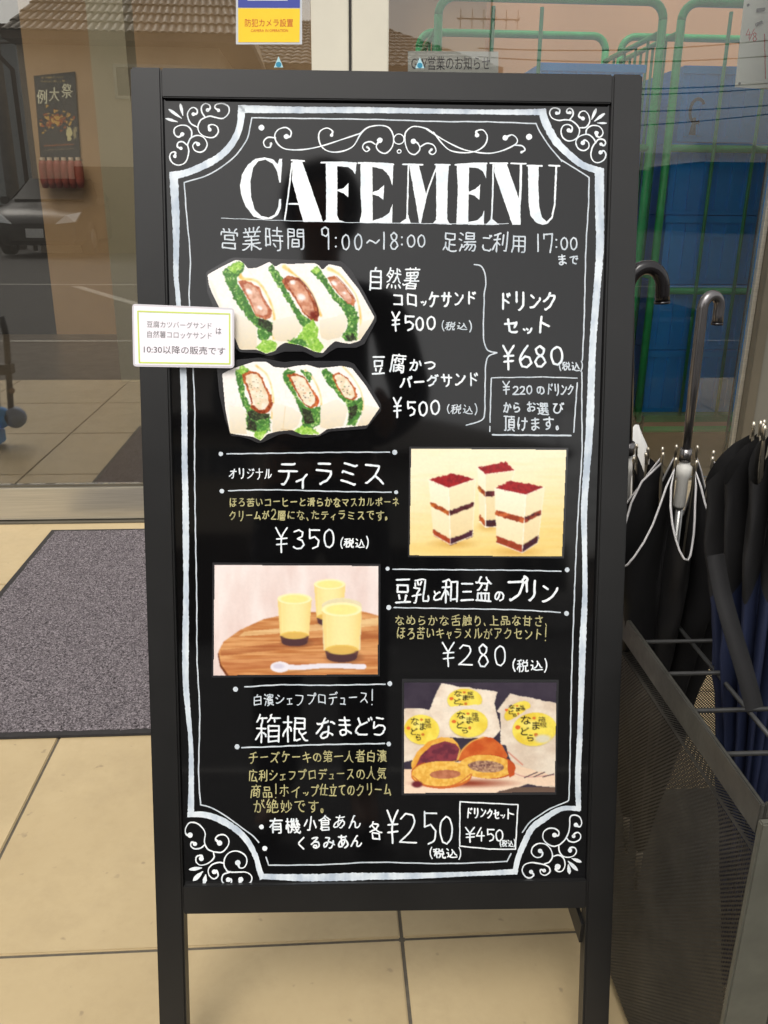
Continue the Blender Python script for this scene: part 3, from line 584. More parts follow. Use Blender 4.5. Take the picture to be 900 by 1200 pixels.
k = Ink(); k.glyph('各', 432, 961, 448, 985, 1.8); k.glyph('¥', 453, 949.5, 467, 988, 2.1); k.glyph('2', 467.5, 953.5, 489, 987.5, 1.9); k.glyph('5', 495, 951, 512.5, 989, 1.9); k.glyph('0', 514.5, 957, 531, 989, 1.9); k.build('lettering', M_WHITE, panel)
L('(税込)', 503, 541, 993.5, 1006, 1.6)
k = Ink(); k.text('ドリンクセ', 546, 586, 945, 959.5, 1.7, -1); k.glyph('m', 586.5, 952, 592, 958.5, 1.3); k.glyph('ト', 590, 946, 605, 961, 1.7); k.build('lettering', M_WHITE, panel)
k = Ink(); k.glyph('¥', 545, 969.5, 556.7, 987, 1.7); k.glyph('4', 558, 970, 567.5, 985.5, 1.7); k.glyph('5', 570, 971.5, 579.5, 985.5, 1.7); k.glyph('0', 580.5, 972.5, 589.7, 985.5, 1.7); k.build('lettering', M_WHITE, panel)
L('(税込)', 585.5, 604, 983.5, 992.5, 1.1)

# CAFE MENU title: painted serif letters
def title(letter):
    k = Ink()
    for kind, org, pts, ww in letter:
        ox, oy = (275, 175) if org == 0 else (465, 175)
        P = [(ox+x/4.5, oy+y/4.5) for x, y in pts]
        if kind == 'p': k.poly(P)
        else: k.stroke(P, ww/4.5, wob=.1)
    k.build('title_letter', M_WHITE, panel)
title([('p', 0, [(158,42),(200,52),(226,78),(236,50),(251,50),(243,175),(236,175),(225,120),(200,75),(162,54),(125,62),(97,98),(83,170),(86,250),(106,318),(140,352),(180,360),(212,343),(230,302),(235,262),(246,262),(243,312),(228,345),(195,367),(150,370),(100,355),(57,300),(35,240),(28,190),(40,130),(70,80),(110,50)], 0)])
title([('s', 0, [(302,72),(285,220),(264,374)], 8), ('s', 0, [(286,288),(340,288)], 9), ('s', 0, [(300,58),(366,61)], 9), ('p', 0, [(306,62),(356,64),(466,382),(362,382),(303,168)], 0)])
title([('s', 0, [(456,70),(550,69),(640,73)], 9), ('p', 0, [(480,74),(541,74),(541,350),(552,374),(580,382),(466,384),(482,370),(483,200)], 0), ('p', 0, [(541,72),(643,74),(636,132),(622,110),(600,94),(541,88)], 0), ('p', 0, [(541,212),(575,204),(600,178),(599,252),(575,232),(541,220)], 0)])
title([('s', 0, [(652,72),(740,73),(838,79)], 9), ('p', 0, [(664,76),(726,76),(728,386),(659,386),(670,330),(664,240)], 0), ('p', 0, [(727,77),(838,79),(832,190),(815,140),(780,104),(727,92)], 0), ('p', 0, [(728,226),(760,214),(788,188),(784,266),(758,246),(728,238)], 0), ('p', 0, [(728,376),(780,360),(814,335),(832,288),(830,388),(728,388)], 0)])
title([('s', 1, [(32,79),(136,81)], 9), ('s', 1, [(61,84),(58,220),(54,360)], 8), ('p', 1, [(12,391),(50,365),(54,342),(58,342),(74,389)], 0), ('p', 1, [(66,84),(116,84),(158,250),(127,390),(119,390)], 0), ('s', 1, [(153,250),(182,165),(208,100)], 8), ('p', 1, [(206,84),(275,84),(268,180),(265,366),(274,386),(292,398),(190,392),(208,372),(208,200)], 0), ('s', 1, [(202,80),(281,82)], 8)])
title([('s', 1, [(308,82),(400,75),(474,74)], 9), ('p', 1, [(316,84),(381,80),(376,396),(314,396),(322,200)], 0), ('p', 1, [(381,76),(474,74),(471,152),(455,118),(430,100),(381,95)], 0), ('p', 1, [(378,224),(414,210),(440,184),(435,266),(410,244),(378,236)], 0), ('p', 1, [(376,384),(425,374),(450,350),(461,322),(459,398),(376,398)], 0)])
title([('s', 1, [(492,73),(584,74)], 9), ('s', 1, [(508,80),(506,220),(500,366)], 8), ('p', 1, [(468,398),(494,370),(500,345),(504,368),(541,398)], 0), ('p', 1, [(514,78),(580,78),(640,248),(652,300),(652,398),(610,398),(514,122)], 0), ('s', 1, [(655,80),(652,220),(646,300)], 12), ('s', 1, [(602,74),(682,76)], 8)])
title([('s', 1, [(687,86),(765,87)], 9), ('p', 1, [(692,88),(748,88),(746,180),(751,300),(765,358),(790,381),(814,358),(828,290),(836,90),(846,90),(837,290),(822,362),(795,392),(768,398),(735,386),(705,350),(695,280)], 0), ('s', 1, [(802,85),(858,87)], 9)])

# ruled lines with end dots, boxes, brace
def rule(line, dots, w=1.3, mat=None):
    k = Ink()
    if line: k.stroke(line, w, wob=.15)
    for x, y, r in dots: k.dot((x, y), r)
    k.build('ruled_line', mat or M_THIN, panel)
rule([(259, 255.6), (320, 258), (400, 260.5), (462, 261.5), (560, 262.5), (596, 262)], [], .7)
rule([(265.4, 531.9), (330, 531), (400, 530), (456.8, 529.9)], [(258.7, 532, 2.6), (462.6, 530, 3.0)], 1.4)
rule([(267.8, 575), (320, 574), (400, 576), (458.5, 576.8)], [(260, 575.5, 2.7), (464.2, 576.8, 2.3)], 1.4)
rule([(460.5, 667), (520, 667.6), (600, 668.2), (657.5, 669.5)], [(454.3, 666.4, 2.4), (664.7, 667.7, 2.8)], 1.4)
rule([(461.5, 712), (520, 713), (600, 714.5), (656.5, 717.6)], [(455.6, 711.9, 2.9), (664, 718.8, 2.9)], 1.4)
rule([(286.7, 805), (330, 802.5), (380, 803), (451.3, 801.8)], [(276, 807.7, 3.0), (456.8, 801.1, 2.8)], 1.5)
rule([(283.3, 876), (320, 875), (370, 872.8), (450.4, 871.3)], [(277.8, 875, 3.0), (455.6, 872, 2.7)], 1.6)
k = Ink(); k.stroke([(425+x/5.625, 305+y/5.625) for x, y in ((735,28),(782,40),(806,90),(812,150),(802,220),(800,300),(796,400),(798,520),(815,580),(840,600),(884,610))], 1.5, sharp=75)
k.stroke([(425+x/5.625, 305+y/5.625) for x, y in ((884,610),(832,632),(812,680),(808,780),(806,900),(804,1010),(790,1048),(740,1072),(682,1087))], 1.5, sharp=75); k.build('brace', M_THIN, panel)
k = Ink(); c8 = lambda x, y: (560+x/5.625, 320+y/5.625)
for a, b, ww in (((90,690),(425,685),1.2), ((430,685),(655,692),1.2), ((88,695),(80,985),1.4), ((79,1010),(78,1045),1.3), ((97,1066),(612,1071),1.9), ((655,722),(632,1050),1.5)): k.stroke([c8(*a), c8(*b)], ww)
k.build('box_outline', M_THIN, panel)
k = Ink()
for a, b in (((539,939.6),(607,943)), ((607,943),(604,995.3)), ((604,995.3),(575,995),), ((575,995),(538.7,991.6)), ((538.7,991.6),(539,939.6))): k.stroke([a, b], 1.5)
k.build('box_outline', M_WHITE, panel)

# borders
def border(segs, name, mat):
    k = Ink()
    for pts, ws in segs:
        q = catmull(pts, 2.0); ws = list(np.interp(np.linspace(0, 1, len(q)), np.linspace(0, 1, len(ws)), ws))
        k.ribbon(q, ws, cap=False, rough=.05)
    return k.build(name, mat, panel)
border([([(279,127.6),(350,128.8),(430,129),(520,130.4),(590,131.4),(640,131.2)], [9.5,7.5,7,6,5.5,7.5])], 'thick_border_line', M_STREAK)
border([([(283.2,124),(282,142),(278,157),(269,172),(255.6,184.6),(236.7,195),(217.8,202.6),(199.5,206.3)], [8.5,8,7.5,8,8.5,8,8,9])], 'thick_border_line', M_STREAK)
border([([(203.4,201.5),(204.6,227),(206,254),(206.5,285),(206.3,323),(208.5,347),(212,400),(214.5,433),(216,480),(216.3,540),(217.4,590),(218,683),(217.4,787),(220,830),(223.5,870),(224.2,910),(223.6,957.5)], [10,9,6.5,5.5,6,7.5,7,6.5,7,7.5,6,7,7.5,6.5,5,6,7.5])], 'thick_border_line', M_STREAK)
border([([(219.6,954.6),(238.7,954.7),(256.4,960),(276,971.5),(290,985.8),(299.5,1003.5),(304,1019.5),(308,1030)], [6,7,7.5,7.5,7,6.5,6,6.5])], 'thick_border_line', M_STREAK)
border([([(304.5,1027),(360,1028.5),(430,1027),(480,1026.5),(527,1025),(575,1023),(605,1021.4)], [6,8.5,9,8,6.5,5,6.5])], 'thick_border_line', M_STREAK)
border([([(603,1024.5),(607,1006),(614.5,987.5),(624,970),(639,958.7),(651,950.8),(663,947),(680,948)], [6,6.5,7,7,7.5,6.5,5.5,5.5])], 'thick_border_line', M_STREAK)
border([([(678,950),(677.3,910),(679.5,860),(681.5,800),(682.8,755),(685.4,695),(685,640),(684.5,597),(687.5,550),(691,500),(693.5,430),(695.5,390),(699.5,340),(703,290),(702.6,240),(702.4,197)], [6,6.5,6,7,8,6,5.5,7.5,8,9,8,8,8,9,10,11])], 'thick_border_line', M_STREAK)
border([([(635.2,127.5),(638,140),(645,155),(653.4,167.8),(668,182),(683.8,193.8),(706.5,201.5)], [8.5,9,9,8.5,8,8,8])], 'thick_border_line', M_STREAK)
tl = Ink()
for pts in ([(295.2,138),(340,138.6),(440,140),(511,142.3),(570,142.6)], [(570,142.6),(628,144.8)], [(295.2,138),(293.3,147.8),(288.6,164.8),(276.3,181.8),(259.3,196),(240.4,206.3),(215.9,213.9)],
            [(215.9,214),(218.6,251),(222.3,290),(223,313),(221.7,347),(224,395),(226.2,433),(228.2,480),(228,540),(229,620),(230.5,700),(231,773),(234,834),(232.8,904),(235,943)],
            [(235,943),(247.6,946.7),(263.6,955.6),(283,969.8),(295.6,978.7),(303,987.2)], [(311.6,1004.4),(315,1014)], [(315,1014),(380,1013.2),(440,1010.5),(520,1012),(594,1009.6)], [(594,1009.6),(599,1000.5)],
            [(612,975.3),(621.8,963),(639,950.8),(651,945),(665,939)], [(665,939),(666.9,930),(668.5,860),(669.7,799),(672.6,712),(675.5,640),(678.5,585),(682,530),(681.8,480),(682,436)], [(682.4,422),(684,390),(685,356.7),(686.7,290),(689.6,240),(690.3,208)],
            [(690.3,208),(675,198),(657.8,187.5)], [(658.5,189),(643.3,170.7),(633,154.8),(628,144.7)]):
    tl.stroke(pts, 1.5, step=2.0, sharp=70, wob=.15)
tl.build('thin_border_line', M_THIN, panel)

# corner and centre scrolls: (origin, scale, [(points, blob radius)], petals, dots)
def scroll(org, sc, strokes, petals=(), dots=(), rings=(), w=1.5):
    k = Ink(); g = lambda p: (org[0]+p[0]/sc, org[1]+p[1]/sc)
    for pts, blob in strokes:
        q = catmull([g(p) for p in pts], 1.0); n = len(q)
        ws = [w*(1+.15*math.sin(i*.2)) + (max(0, 1-(n-1-i)/7.0))*blob*.55 for i in range(n)]
        k.ribbon(q, ws)
        if blob: k.dot(q[-1], blob)
    for a, b, ww in petals:
        a, b = np.array(g(a)), np.array(g(b)); q = [a+(b-a)*t for t in np.linspace(0, 1, 8)]
        k.ribbon(q, [ww*x for x in (.45, .9, 1.1, 1.15, 1.0, .8, .5, .22)])
    for x, y, r in dots: k.dot(g((x, y)), r/sc)
    for x, y, r in rings: k.stroke([g((x+r*math.cos(t), y+r*math.sin(t))) for t in np.linspace(0, 2*math.pi, 14)], 1.2, sharp=170)
    k.build('scroll_ornament', M_WHITE, panel)
scroll((180, 110), 5.294, [
 ([(268,205),(228,180),(210,130),(225,95),(250,85),(270,100),(268,122),(247,126)], 2.2),
 ([(322,148),(300,115),(298,80),(320,60),(347,70),(350,92),(335,100)], 2.2),
 ([(320,146),(290,165),(275,205),(285,240),(320,265),(370,270),(400,240),(395,205),(365,190),(342,198),(348,222)], 2.2),
 ([(320,146),(350,138),(380,145),(430,152),(465,120),(465,80),(430,60),(390,65),(380,85),(403,102)], 2.0),
 ([(235,270),(235,230),(210,200),(165,195),(130,215),(130,250),(155,268),(178,250)], 2.4),
 ([(210,315),(230,275),(270,258),(310,270),(332,310),(320,345),(290,362),(255,350),(243,320),(262,300),(276,312)], 2.4),
 ([(210,320),(180,297),(152,303),(148,328),(170,338)], 2.0),
 ([(210,315),(218,360),(200,420),(160,442),(120,430),(100,395),(110,365),(135,362),(132,386)], 2.2)],
 [((75,153),(150,174),2.6), ((95,96),(174,152),3.0), ((165,62),(182,135),3.0)])
scroll((600, 110), 6.923, [
 ([(480,215),(430,210),(375,215),(325,195),(305,155),(320,122),(355,114),(387,130),(380,158),(362,156)], 2.0),
 ([(480,215),(520,245),(548,290),(535,345),(500,375),(450,380),(410,350),(398,300),(415,260),(455,248),(488,270),(480,305),(460,296)], 2.4),
 ([(468,210),(495,170),(490,130),(465,116),(445,132),(448,154),(470,152)], 2.0),
 ([(550,275),(600,270),(630,225),(620,170),(590,140),(555,148),(542,182),(575,200)], 2.4),
 ([(600,325),(605,290),(640,260),(690,258),(725,280),(738,320),(715,350),(688,342),(685,318)], 2.6),
 ([(678,392),(660,360),(620,330),(570,335),(530,360),(518,400),(540,445),(585,460),(622,435),(620,395),(590,375),(575,398)], 2.6),
 ([(678,400),(700,370),(740,370),(760,395),(745,420),(722,408)], 2.0),
 ([(675,395),(650,440),(640,500),(660,545),(700,558),(745,535),(762,495),(745,462),(718,475)], 2.4)],
 [((684,120),(646,208),3.0), ((750,160),(668,222),3.2), ((768,238),(690,236),2.2)])
scroll((180, 920), 5.625, [
 ([(395,440),(355,420),(335,375),(340,320),(320,280),(280,250),(235,250),(210,290),(215,325),(240,330)], 3.2),
 ([(395,440),(450,442),(490,400),(495,360),(470,330),(430,330),(408,355),(435,382)], 3.2),
 ([(335,395),(310,415),(270,420),(245,400),(252,375),(272,388)], 2.6),
 ([(395,445),(397,480),(360,515),(310,528),(280,505),(285,470),(318,465),(315,485)], 2.9),
 ([(462,515),(430,510),(385,525),(360,560),(370,600),(400,618),(425,597),(415,565),(400,572)], 2.8),
 ([(487,570),(465,530),(470,480),(500,445),(550,435),(600,460),(615,500),(600,540),(568,545),(555,512)], 3.2),
 ([(480,565),(510,574),(560,574),(610,575),(645,600),(640,640),(600,652),(568,640),(575,622)], 3.0),
 ([(505,574),(460,590),(450,630),(475,655),(508,650),(512,622),(492,624)], 2.8)],
 [((238,556),(318,546),4.0), ((263,628),(324,570),4.6), ((332,654),(344,590),4.2)])
scroll((590, 930), 8.18, [
 ([(540,490),(590,440),(625,370),(635,300),(640,225),(680,205),(730,225),(750,280),(730,318),(695,300)], 2.6),
 ([(540,490),(480,505),(420,480),(380,430),(385,370),(430,335),(490,335),(530,365),(525,402),(490,398)], 2.8),
 ([(600,420),(630,455),(680,465),(730,440),(740,400),(715,372),(680,385),(672,408)], 2.2),
 ([(530,495),(535,550),(570,600),(630,610),(680,590),(700,550),(680,517),(642,520),(638,545)], 2.6),
 ([(390,675),(440,655),(470,600),(450,530),(400,485),(330,480),(280,515),(270,570),(310,610),(360,605),(375,570),(352,550)], 2.6),
 ([(480,600),(530,590),(575,620),(590,680),(570,735),(530,748),(500,725),(520,700)], 3.4),
 ([(395,682),(330,668),(260,662),(200,685),(180,740),(210,795),(255,808),(290,780),(265,750)], 2.4),
 ([(390,680),(435,705),(445,750),(400,783),(358,765),(355,730),(390,738)], 2.2)],
 [((745,655),(655,622),3.6), ((708,735),(620,648),4.2), ((633,766),(622,680),3.8)])
scroll((290, 130), 5.0, [
 ([(660,132),(560,165),(460,198),(380,218),(300,228),(220,222),(175,190),(160,145),(180,110),(225,97),(255,120),(250,150),(228,150)], 3.0),
 ([(165,158),(120,155),(95,180),(105,210),(132,212),(138,192)], 1.6),
 ([(690,105),(660,140),(620,205),(560,235),(490,240),(440,215),(418,165),(425,120),(465,100),(498,118),(493,142)], 2.0),
 ([(660,132),(710,95),(780,85),(830,100),(855,150),(848,210),(810,248),(770,235),(755,205),(775,172)], 3.2),
 ([(748,195),(720,180),(685,190),(675,215),(695,238),(715,225),(702,212)], 1.4)], dots=[(82, 98, 17)])
scroll((460, 130), 5.0, [
 ([(240,130),(200,105),(150,92),(110,95),(75,130),(75,190),(95,240),(130,255),(160,225),(148,190),(122,178)], 3.2),
 ([(200,108),(300,170),(400,220),(480,240),(570,248),(650,230),(720,195),(730,165),(700,140),(660,158)], 3.2),
 ([(715,200),(760,205),(776,228),(755,242)], 1.4),
 ([(240,125),(290,190),(340,232),(420,245),(490,235),(540,200),(555,150),(530,112),(492,118),(495,142)], 2.6),
 ([(160,212),(200,190),(240,200),(255,235),(235,255),(215,242),(228,226)], 1.5)], dots=[(800, 152, 18)], rings=[(37, 165, 30), (39, 237, 11)])
# ------------------------------------------------------------------ printed pictures (flat prints, painted as colours on a fine sheet)
_lat = rng.random((64, 64))
def vnoise(x, y):
    xi = np.floor(x).astype(int); yi = np.floor(y).astype(int); fx = x-xi; fy = y-yi
    fx = fx*fx*(3-2*fx); fy = fy*fy*(3-2*fy); g = lambda a, b: _lat[a % 64, b % 64]
    return (g(xi, yi)*(1-fx)+g(xi+1, yi)*fx)*(1-fy)+(g(xi, yi+1)*(1-fx)+g(xi+1, yi+1)*fx)*fy
def fbm(x, y, o=3): return sum(vnoise(x*2**i+17*i, y*2**i+5*i)*.5**i for i in range(o))/sum(.5**i for i in range(o))
def C(*c): return np.array(c, float)/255
class Print:
    def __init__(s, org, sc, box, px=.62):
        s.org, s.sc = org, sc; x0, y0, x1, y1 = box
        nx = int((x1-x0)/sc/px)+1; ny = int((y1-y0)/sc/px)+1
        s.x, s.y = np.meshgrid(np.linspace(x0, x1, nx), np.linspace(y0, y1, ny)); s.c = np.zeros(s.x.shape+(3,)); s.X, s.Y = s.x, s.y
    def warp(s, amp, size):
        s.X = s.x+(fbm(s.x/size, s.y/size)-.5)*2*amp; s.Y = s.y+(fbm(s.x/size+31, s.y/size+9)-.5)*2*amp; return s
    def flat(s): s.X, s.Y = s.x, s.y; return s
    def inpoly(s, pts):
        m = np.zeros(s.X.shape, bool); n = len(pts)
        for i in range(n):
            (xa, ya), (xb, yb) = pts[i], pts[(i+1) % n]
            if ya == yb: continue
            c = (s.Y < max(ya, yb)) & (s.Y >= min(ya, yb)); m ^= c & (s.X < (xb-xa)*(s.Y-ya)/(yb-ya)+xa)
        return m
    def _col(s, col, col2, fac):
        if col2 is None: return col
        return col+(col2-col)*fac[..., None]
    def paint(s, m, col, col2=None, fac=None):
        cc = s._col(col, col2, fac) if col2 is not None else np.broadcast_to(col, s.c.shape)
        mm = m.astype(float) if m.dtype == bool else np.clip(m, 0, 1)
        s.c = s.c*(1-mm[..., None])+cc*mm[..., None]; return s
    def poly(s, pts, col, col2=None, size=14, contrast=1.6, fac=None):
        if col2 is not None and fac is None: fac = np.clip((fbm(s.x/size, s.y/size)-.5)*contrast*2+.5, 0, 1)
        return s.paint(s.inpoly(pts), col, col2, fac)
    def ell(s, cx, cy, rx, ry, col, col2=None, rot=0, soft=0, size=14, fac=None):
        a, b = math.cos(rot), math.sin(rot); u = ((s.X-cx)*a+(s.Y-cy)*b)/rx; v = (-(s.X-cx)*b+(s.Y-cy)*a)/ry; d = np.sqrt(u*u+v*v)
        m = d < 1 if not soft else np.clip((1-d)/soft, 0, 1)
        if col2 is not None and fac is None: fac = np.clip((fbm(s.x/size, s.y/size)-.5)*3+.5, 0, 1)
        return s.paint(m, col, col2, fac)
    def line(s, pts, w, col, col2=None, size=12, soft=0.0, fac=None, alpha=1.0):
        P = catmull(pts, max(3, np.mean(w)/3)); W = np.interp(np.linspace(0, 1, len(P)), np.linspace(0, 1, len(w)), w) if hasattr(w, '__len__') else [w]*len(P)
        dd = np.full(s.X.shape, -1e9)
        for i in range(len(P)-1):
            a, b = P[i], P[i+1]; d = b-a; L2 = d@d+1e-9
            t = np.clip(((s.X-a[0])*d[0]+(s.Y-a[1])*d[1])/L2, 0, 1)
            q = (W[i]+(W[i+1]-W[i])*t)/2-np.hypot(s.X-a[0]-t*d[0], s.Y-a[1]-t*d[1]); dd = np.maximum(dd, q)
        m = (dd > 0).astype(float) if not soft else np.clip(dd/soft, 0, 1)
        if col2 is not None and fac is None: fac = np.clip((fbm(s.x/size, s.y/size)-.5)*3.4+.5, 0, 1)
        return s.paint(m*alpha, col, col2, fac)
    def grain(s, amt, size):
        s.c = np.clip(s.c*(1+(fbm(s.x/size, s.y/size)-.5)[..., None]*2*amt), 0, 1); return s
    def kana(s, ch, x0, y0, x1, y1, w, col):
        for t in GL[ch]:
            pts = [(x0+(x1-x0)*((q//100)/89*1.15-.05), y0+(y1-y0)*(.90-((q % 100)/89*1.15-.25))) for q in t]
            s.line(pts, w, col)
    def build(s, off, mat, parent, outline=None, k=.80, name='printed_picture', mapper=None):
        k = k*1.1; px = s.org[0]+s.x/s.sc; py = s.org[1]+s.y/s.sc; P = (mapper or onb_arr)(px, py, off); ny, nx = s.x.shape
        idx = np.arange(nx*ny).reshape(ny, nx); q = np.stack([idx[:-1, :-1], idx[1:, :-1], idx[1:, 1:], idx[:-1, 1:]], -1).reshape(-1, 4)
        if outline is not None:
            s.flat(); m = s.inpoly(outline).ravel(); q = q[m[q].all(1)]
        ob = link_mesh(name, P.reshape(-1, 3).tolist(), q.tolist(), mat, parent)
        lin = np.where(s.c <= .04045, s.c/12.92, ((s.c+.055)/1.055)**2.4)*k
        at_ = ob.data.color_attributes.new('Col', 'FLOAT_COLOR', 'POINT')
        at_.data.foreach_set('color', np.concatenate([lin.reshape(-1, 3), np.ones((nx*ny, 1))], 1).astype(np.float32).ravel())
        return ob
def blur(p, k=1):
    for _ in range(k):
        q = np.pad(p.c, ((1, 1), (1, 1), (0, 0)), 'edge'); p.c = (q[1:-1, 1:-1]*4+q[:-2, 1:-1]+q[2:, 1:-1]+q[1:-1, :-2]+q[1:-1, 2:])/8
def print_mat(name, rough=.22, spec=.5):
    m = Mat(name, rough=rough, spec=spec); a = m.n('ShaderNodeVertexColor'); a.layer_name = 'Col'
    f = m.noise(700, 2); m.color(m.mix(.02, a.outputs['Color'], m.ramp(f, [(0, (0, 0, 0)), (1, (1, 1, 1))]), 'OVERLAY')); m.rough(m.noise(12, 3), rough-.05, rough+.08); return m.m
M_PRINT = print_mat('glossy_colour_print')
m = Mat('clear_laminate_on_black', (.02, .02, .022), .2, 0, .9); m.rough(m.noise(20, 3), .15, .3); M_LAM = m.m
def sheet(pts, o0, o1, name, mat, parent, mapper=None):
    """a thin solid sheet with the outline pts (photo px) between two heights above the panel"""
    mp = mapper or onb; n = len(pts); vs = [tuple(mp(x, y, o1)) for x, y in pts]+[tuple(mp(x, y, o0)) for x, y in pts]
    tri = tessellate_polygon([[Vector((p[0], p[1], 0)) for p in pts]])
    fs = [tuple(t) for t in tri]+[tuple(i+n for i in t)[::-1] for t in tri]+[(i, (i+1) % n, n+(i+1) % n, n+i) for i in range(n)]
    return link_mesh(name, vs, fs, mat, parent)
def rounded(pts, r, n=4):
    out = []; N = len(pts)
    for i in range(N):
        p = np.array(pts[i], float); a = np.array(pts[i-1], float)-p; b = np.array(pts[(i+1) % N], float)-p
        a = p+a/np.hypot(*a)*r; b = p+b/np.hypot(*b)*r
        for k in range(n+1):
            t = k/n; out.append(tuple(a*(1-t)**2+2*p*t*(1-t)+b*t*t))
    return out
PO = PANEL_OFF
def card(px, py, label):
    e = empty('laminated_photo', onb(px, py, PO), label, 'photo', 'laminated photos stuck on the menu board'); return e

# --- tiramisu
Z = 4.615; O = (475, 520); g = lambda q: [(O[0]+x/Z, O[1]+y/Z) for x, y in q]
e = card(570, 590, 'laminated photo of three square tiramisu cups on pale wood, beside the tiramisu text')
sheet(g([(22,16),(882,22),(858,620),(14,613)]), PO+.0002, PO+.0009, 'laminate', M_LAM, e)
p = Print(O, Z, (20, 22, 876, 614))
wood = np.clip((fbm(p.x/160, p.y/14)-.35)*1.3, 0, 1); dn = np.clip((p.y+p.x*.15)/620, 0, 1)
p.paint(np.ones(p.x.shape, bool), C(255,243,208), C(246,214,130), np.clip(dn**1.6*1.0+(wood-.5)*.28, 0, 1))
p.ell(430, 330, 330, 80, C(255,236,180), soft=1); p.line([(40,560),(400,590),(860,560)], 60, C(240,200,110), soft=40, alpha=.4)
def cup(tl, tm, tr, bl, bm_, br, back, mids, darkL, darkR):
    # left face, right face, cream
    p.flat(); p.ell((bl[0]+br[0])/2, bm_[1]-5, (br[0]-bl[0])*.75, 34, C(225,180,95), soft=.8)
    fL = np.clip((p.y-tl[1])/(bm_[1]-tl[1]), 0, 1)
    p.poly([tl, tm, bm_, bl], C(255,248,222), C(246,226,178), fac=fL); p.poly([tm, tr, br, bm_], C(250,238,200), C(240,214,160), fac=fL)
    p.warp(6, 12)
    for t, th, cl, cr in mids:
        a = lambda u, v, t: (u[0]+(v[0]-u[0])*t, u[1]+(v[1]-u[1])*t)
        p.poly([a(tl, bl, t), a(tm, bm_, t), a(tm, bm_, t+th), a(tl, bl, t+th)], cl, C(150,60,30), size=16)
        p.poly([a(tm, bm_, t), a(tr, br, t), a(tr, br, t+th), a(tm, bm_, t+th)], cr, C(70,25,30), size=16)
    p.warp(7, 9); p.poly([tl, back, tr, tm], C(172,36,40), C(140,30,36), size=10); p.flat()
    for a, b in ((tm, bm_),): p.line([a, b], 4, C(255,250,235))
    p.line([bl, bm_, br][:2], 4, C(255,245,225)); p.line([bm_, br], 4, C(255,245,225)); p.line([tl, tm], 3.5, C(255,246,228)); p.line([tm, tr], 3.5, C(255,246,228))
    p.line([tr, br], 3, C(255,246,228))
cup((390,128),(432,165),(592,145),(402,420),(434,452),(500,448),(545,98), [(.33,.1,C(214,150,60),C(110,45,50)), (.87,.12,C(190,90,40),C(60,35,50))], 0, 0)
cup((125,195),(234,240),(378,192),(152,492),(244,546),(364,498),(248,160), [(.40,.085,C(205,110,40),C(96,44,48)), (.90,.11,C(178,72,38),C(74,36,56))], 0, 0)
cup((482,240),(652,276),(752,234),(494,536),(632,590),(716,535),(570,200), [(.40,.095,C(206,104,52),C(150,62,40)), (.87,.13,C(172,70,48),C(66,32,50))], 0, 0)
p.grain(.025, 8); blur(p, 3)
p.build(PO+.0011, M_PRINT, e, outline=[(30,25),(872,32),(848,611),(22,605)])

# --- pudding
Z = 4.39; O = (245, 655); g = lambda q: [(O[0]+x/Z, O[1]+y/Z) for x, y in q]
e = card(347, 727, 'laminated photo of three yellow pudding glasses and a white spoon on a wooden board')
sheet(g([(18,20),(882,26),(878,604),(14,610)]), PO+.0002, PO+.0009, 'laminate', M_LAM, e)
p = Print(O, Z, (20, 26, 876, 602))
p.paint(np.ones(p.x.shape, bool), C(248,234,228), C(236,214,206), np.clip((fbm(p.x/60, p.y/200)-.5)*2+.4+p.y/1500, 0, 1))
pl = [(48,475),(75,425),(160,365),(280,310),(420,280),(700,265),(800,272),(900,300),(900,620),(115,620),(60,540)]
p.poly([(x-4, y+14) for x, y in pl], C(120,62,34)); 
gr = np.clip((fbm(p.x/150+p.y/90, p.y/10)-.5)*2.2+.5, 0, 1); p.poly(pl, C(226,168,110), C(190,118,66), fac=gr)
p.poly([(180,375),(900,300),(900,340),(150,400)], C(240,205,150), C(222,172,116), fac=gr); p.poly([(60,470),(900,360),(900,405),(60,500)], C(205,140,88), C(170,98,56), fac=gr)
p.poly([(60,520),(900,470),(900,520),(90,575)], C(222,160,104), C(186,112,66), fac=gr)
def glass(x0, x1, yt, yb, yc, ry, inner=None, clear=False):
    cx = (x0+x1)/2; rx = (x1-x0)/2; t = rx*.08
    p.ell(cx+12, yb+2, rx*1.1, ry*1.1, C(120,74,50), soft=.7)
    if clear: p.poly([(x0, yt), (x1, yt), (x1-t, yc), (x0+t, yc)], C(238,220,170)); p.ell(cx, yt, rx, ry, C(236,222,178))
    top = yt+(20 if clear else 0)
    sh = np.clip(np.abs(p.x-cx)/rx, 0, 1)**2
    body = [(x0, top), (x1, top), (x1-t*2, yc), (x0+t*2, yc)]
    p.poly(body, C(253,236,168), C(242,208,124), fac=sh*.8); p.ell(cx, yc, rx-t*2, ry*.8, C(238,200,100))
    p.poly([(x0+t*2, yc+2), (x1-t*2, yc+2), (x1-t*3, yb), (x0+t*3, yb)], C(74,44,44), C(120,84,78), fac=sh); p.ell(cx, yb, rx-t*3, ry*.75, C(84,56,58)); p.ell(cx, yc, rx-t*2.5, ry*.7, C(226,184,96), soft=.2)
    p.ell(cx, top, rx, ry, C(254,244,190)); p.ell(cx, top+1, rx*.9, ry*.8, C(253,236,150), soft=.2); p.ell(cx-rx*.25, top-2, rx*.4, ry*.4, C(255,240,150), soft=.8)
    p.line([(x0+rx*.25, top+25), (x0+rx*.3, yc-20)], 9, C(255,240,176), soft=6, alpha=.6)
glass(540, 702, 130, 325, 300, 26); glass(352, 528, 205, 428, 395, 28)
glass(580, 786, 240, 505, 470, 36, clear=True)
p.line([(585,235),(640,208),(720,206),(782,240)], 5, C(236,226,196), alpha=.8)
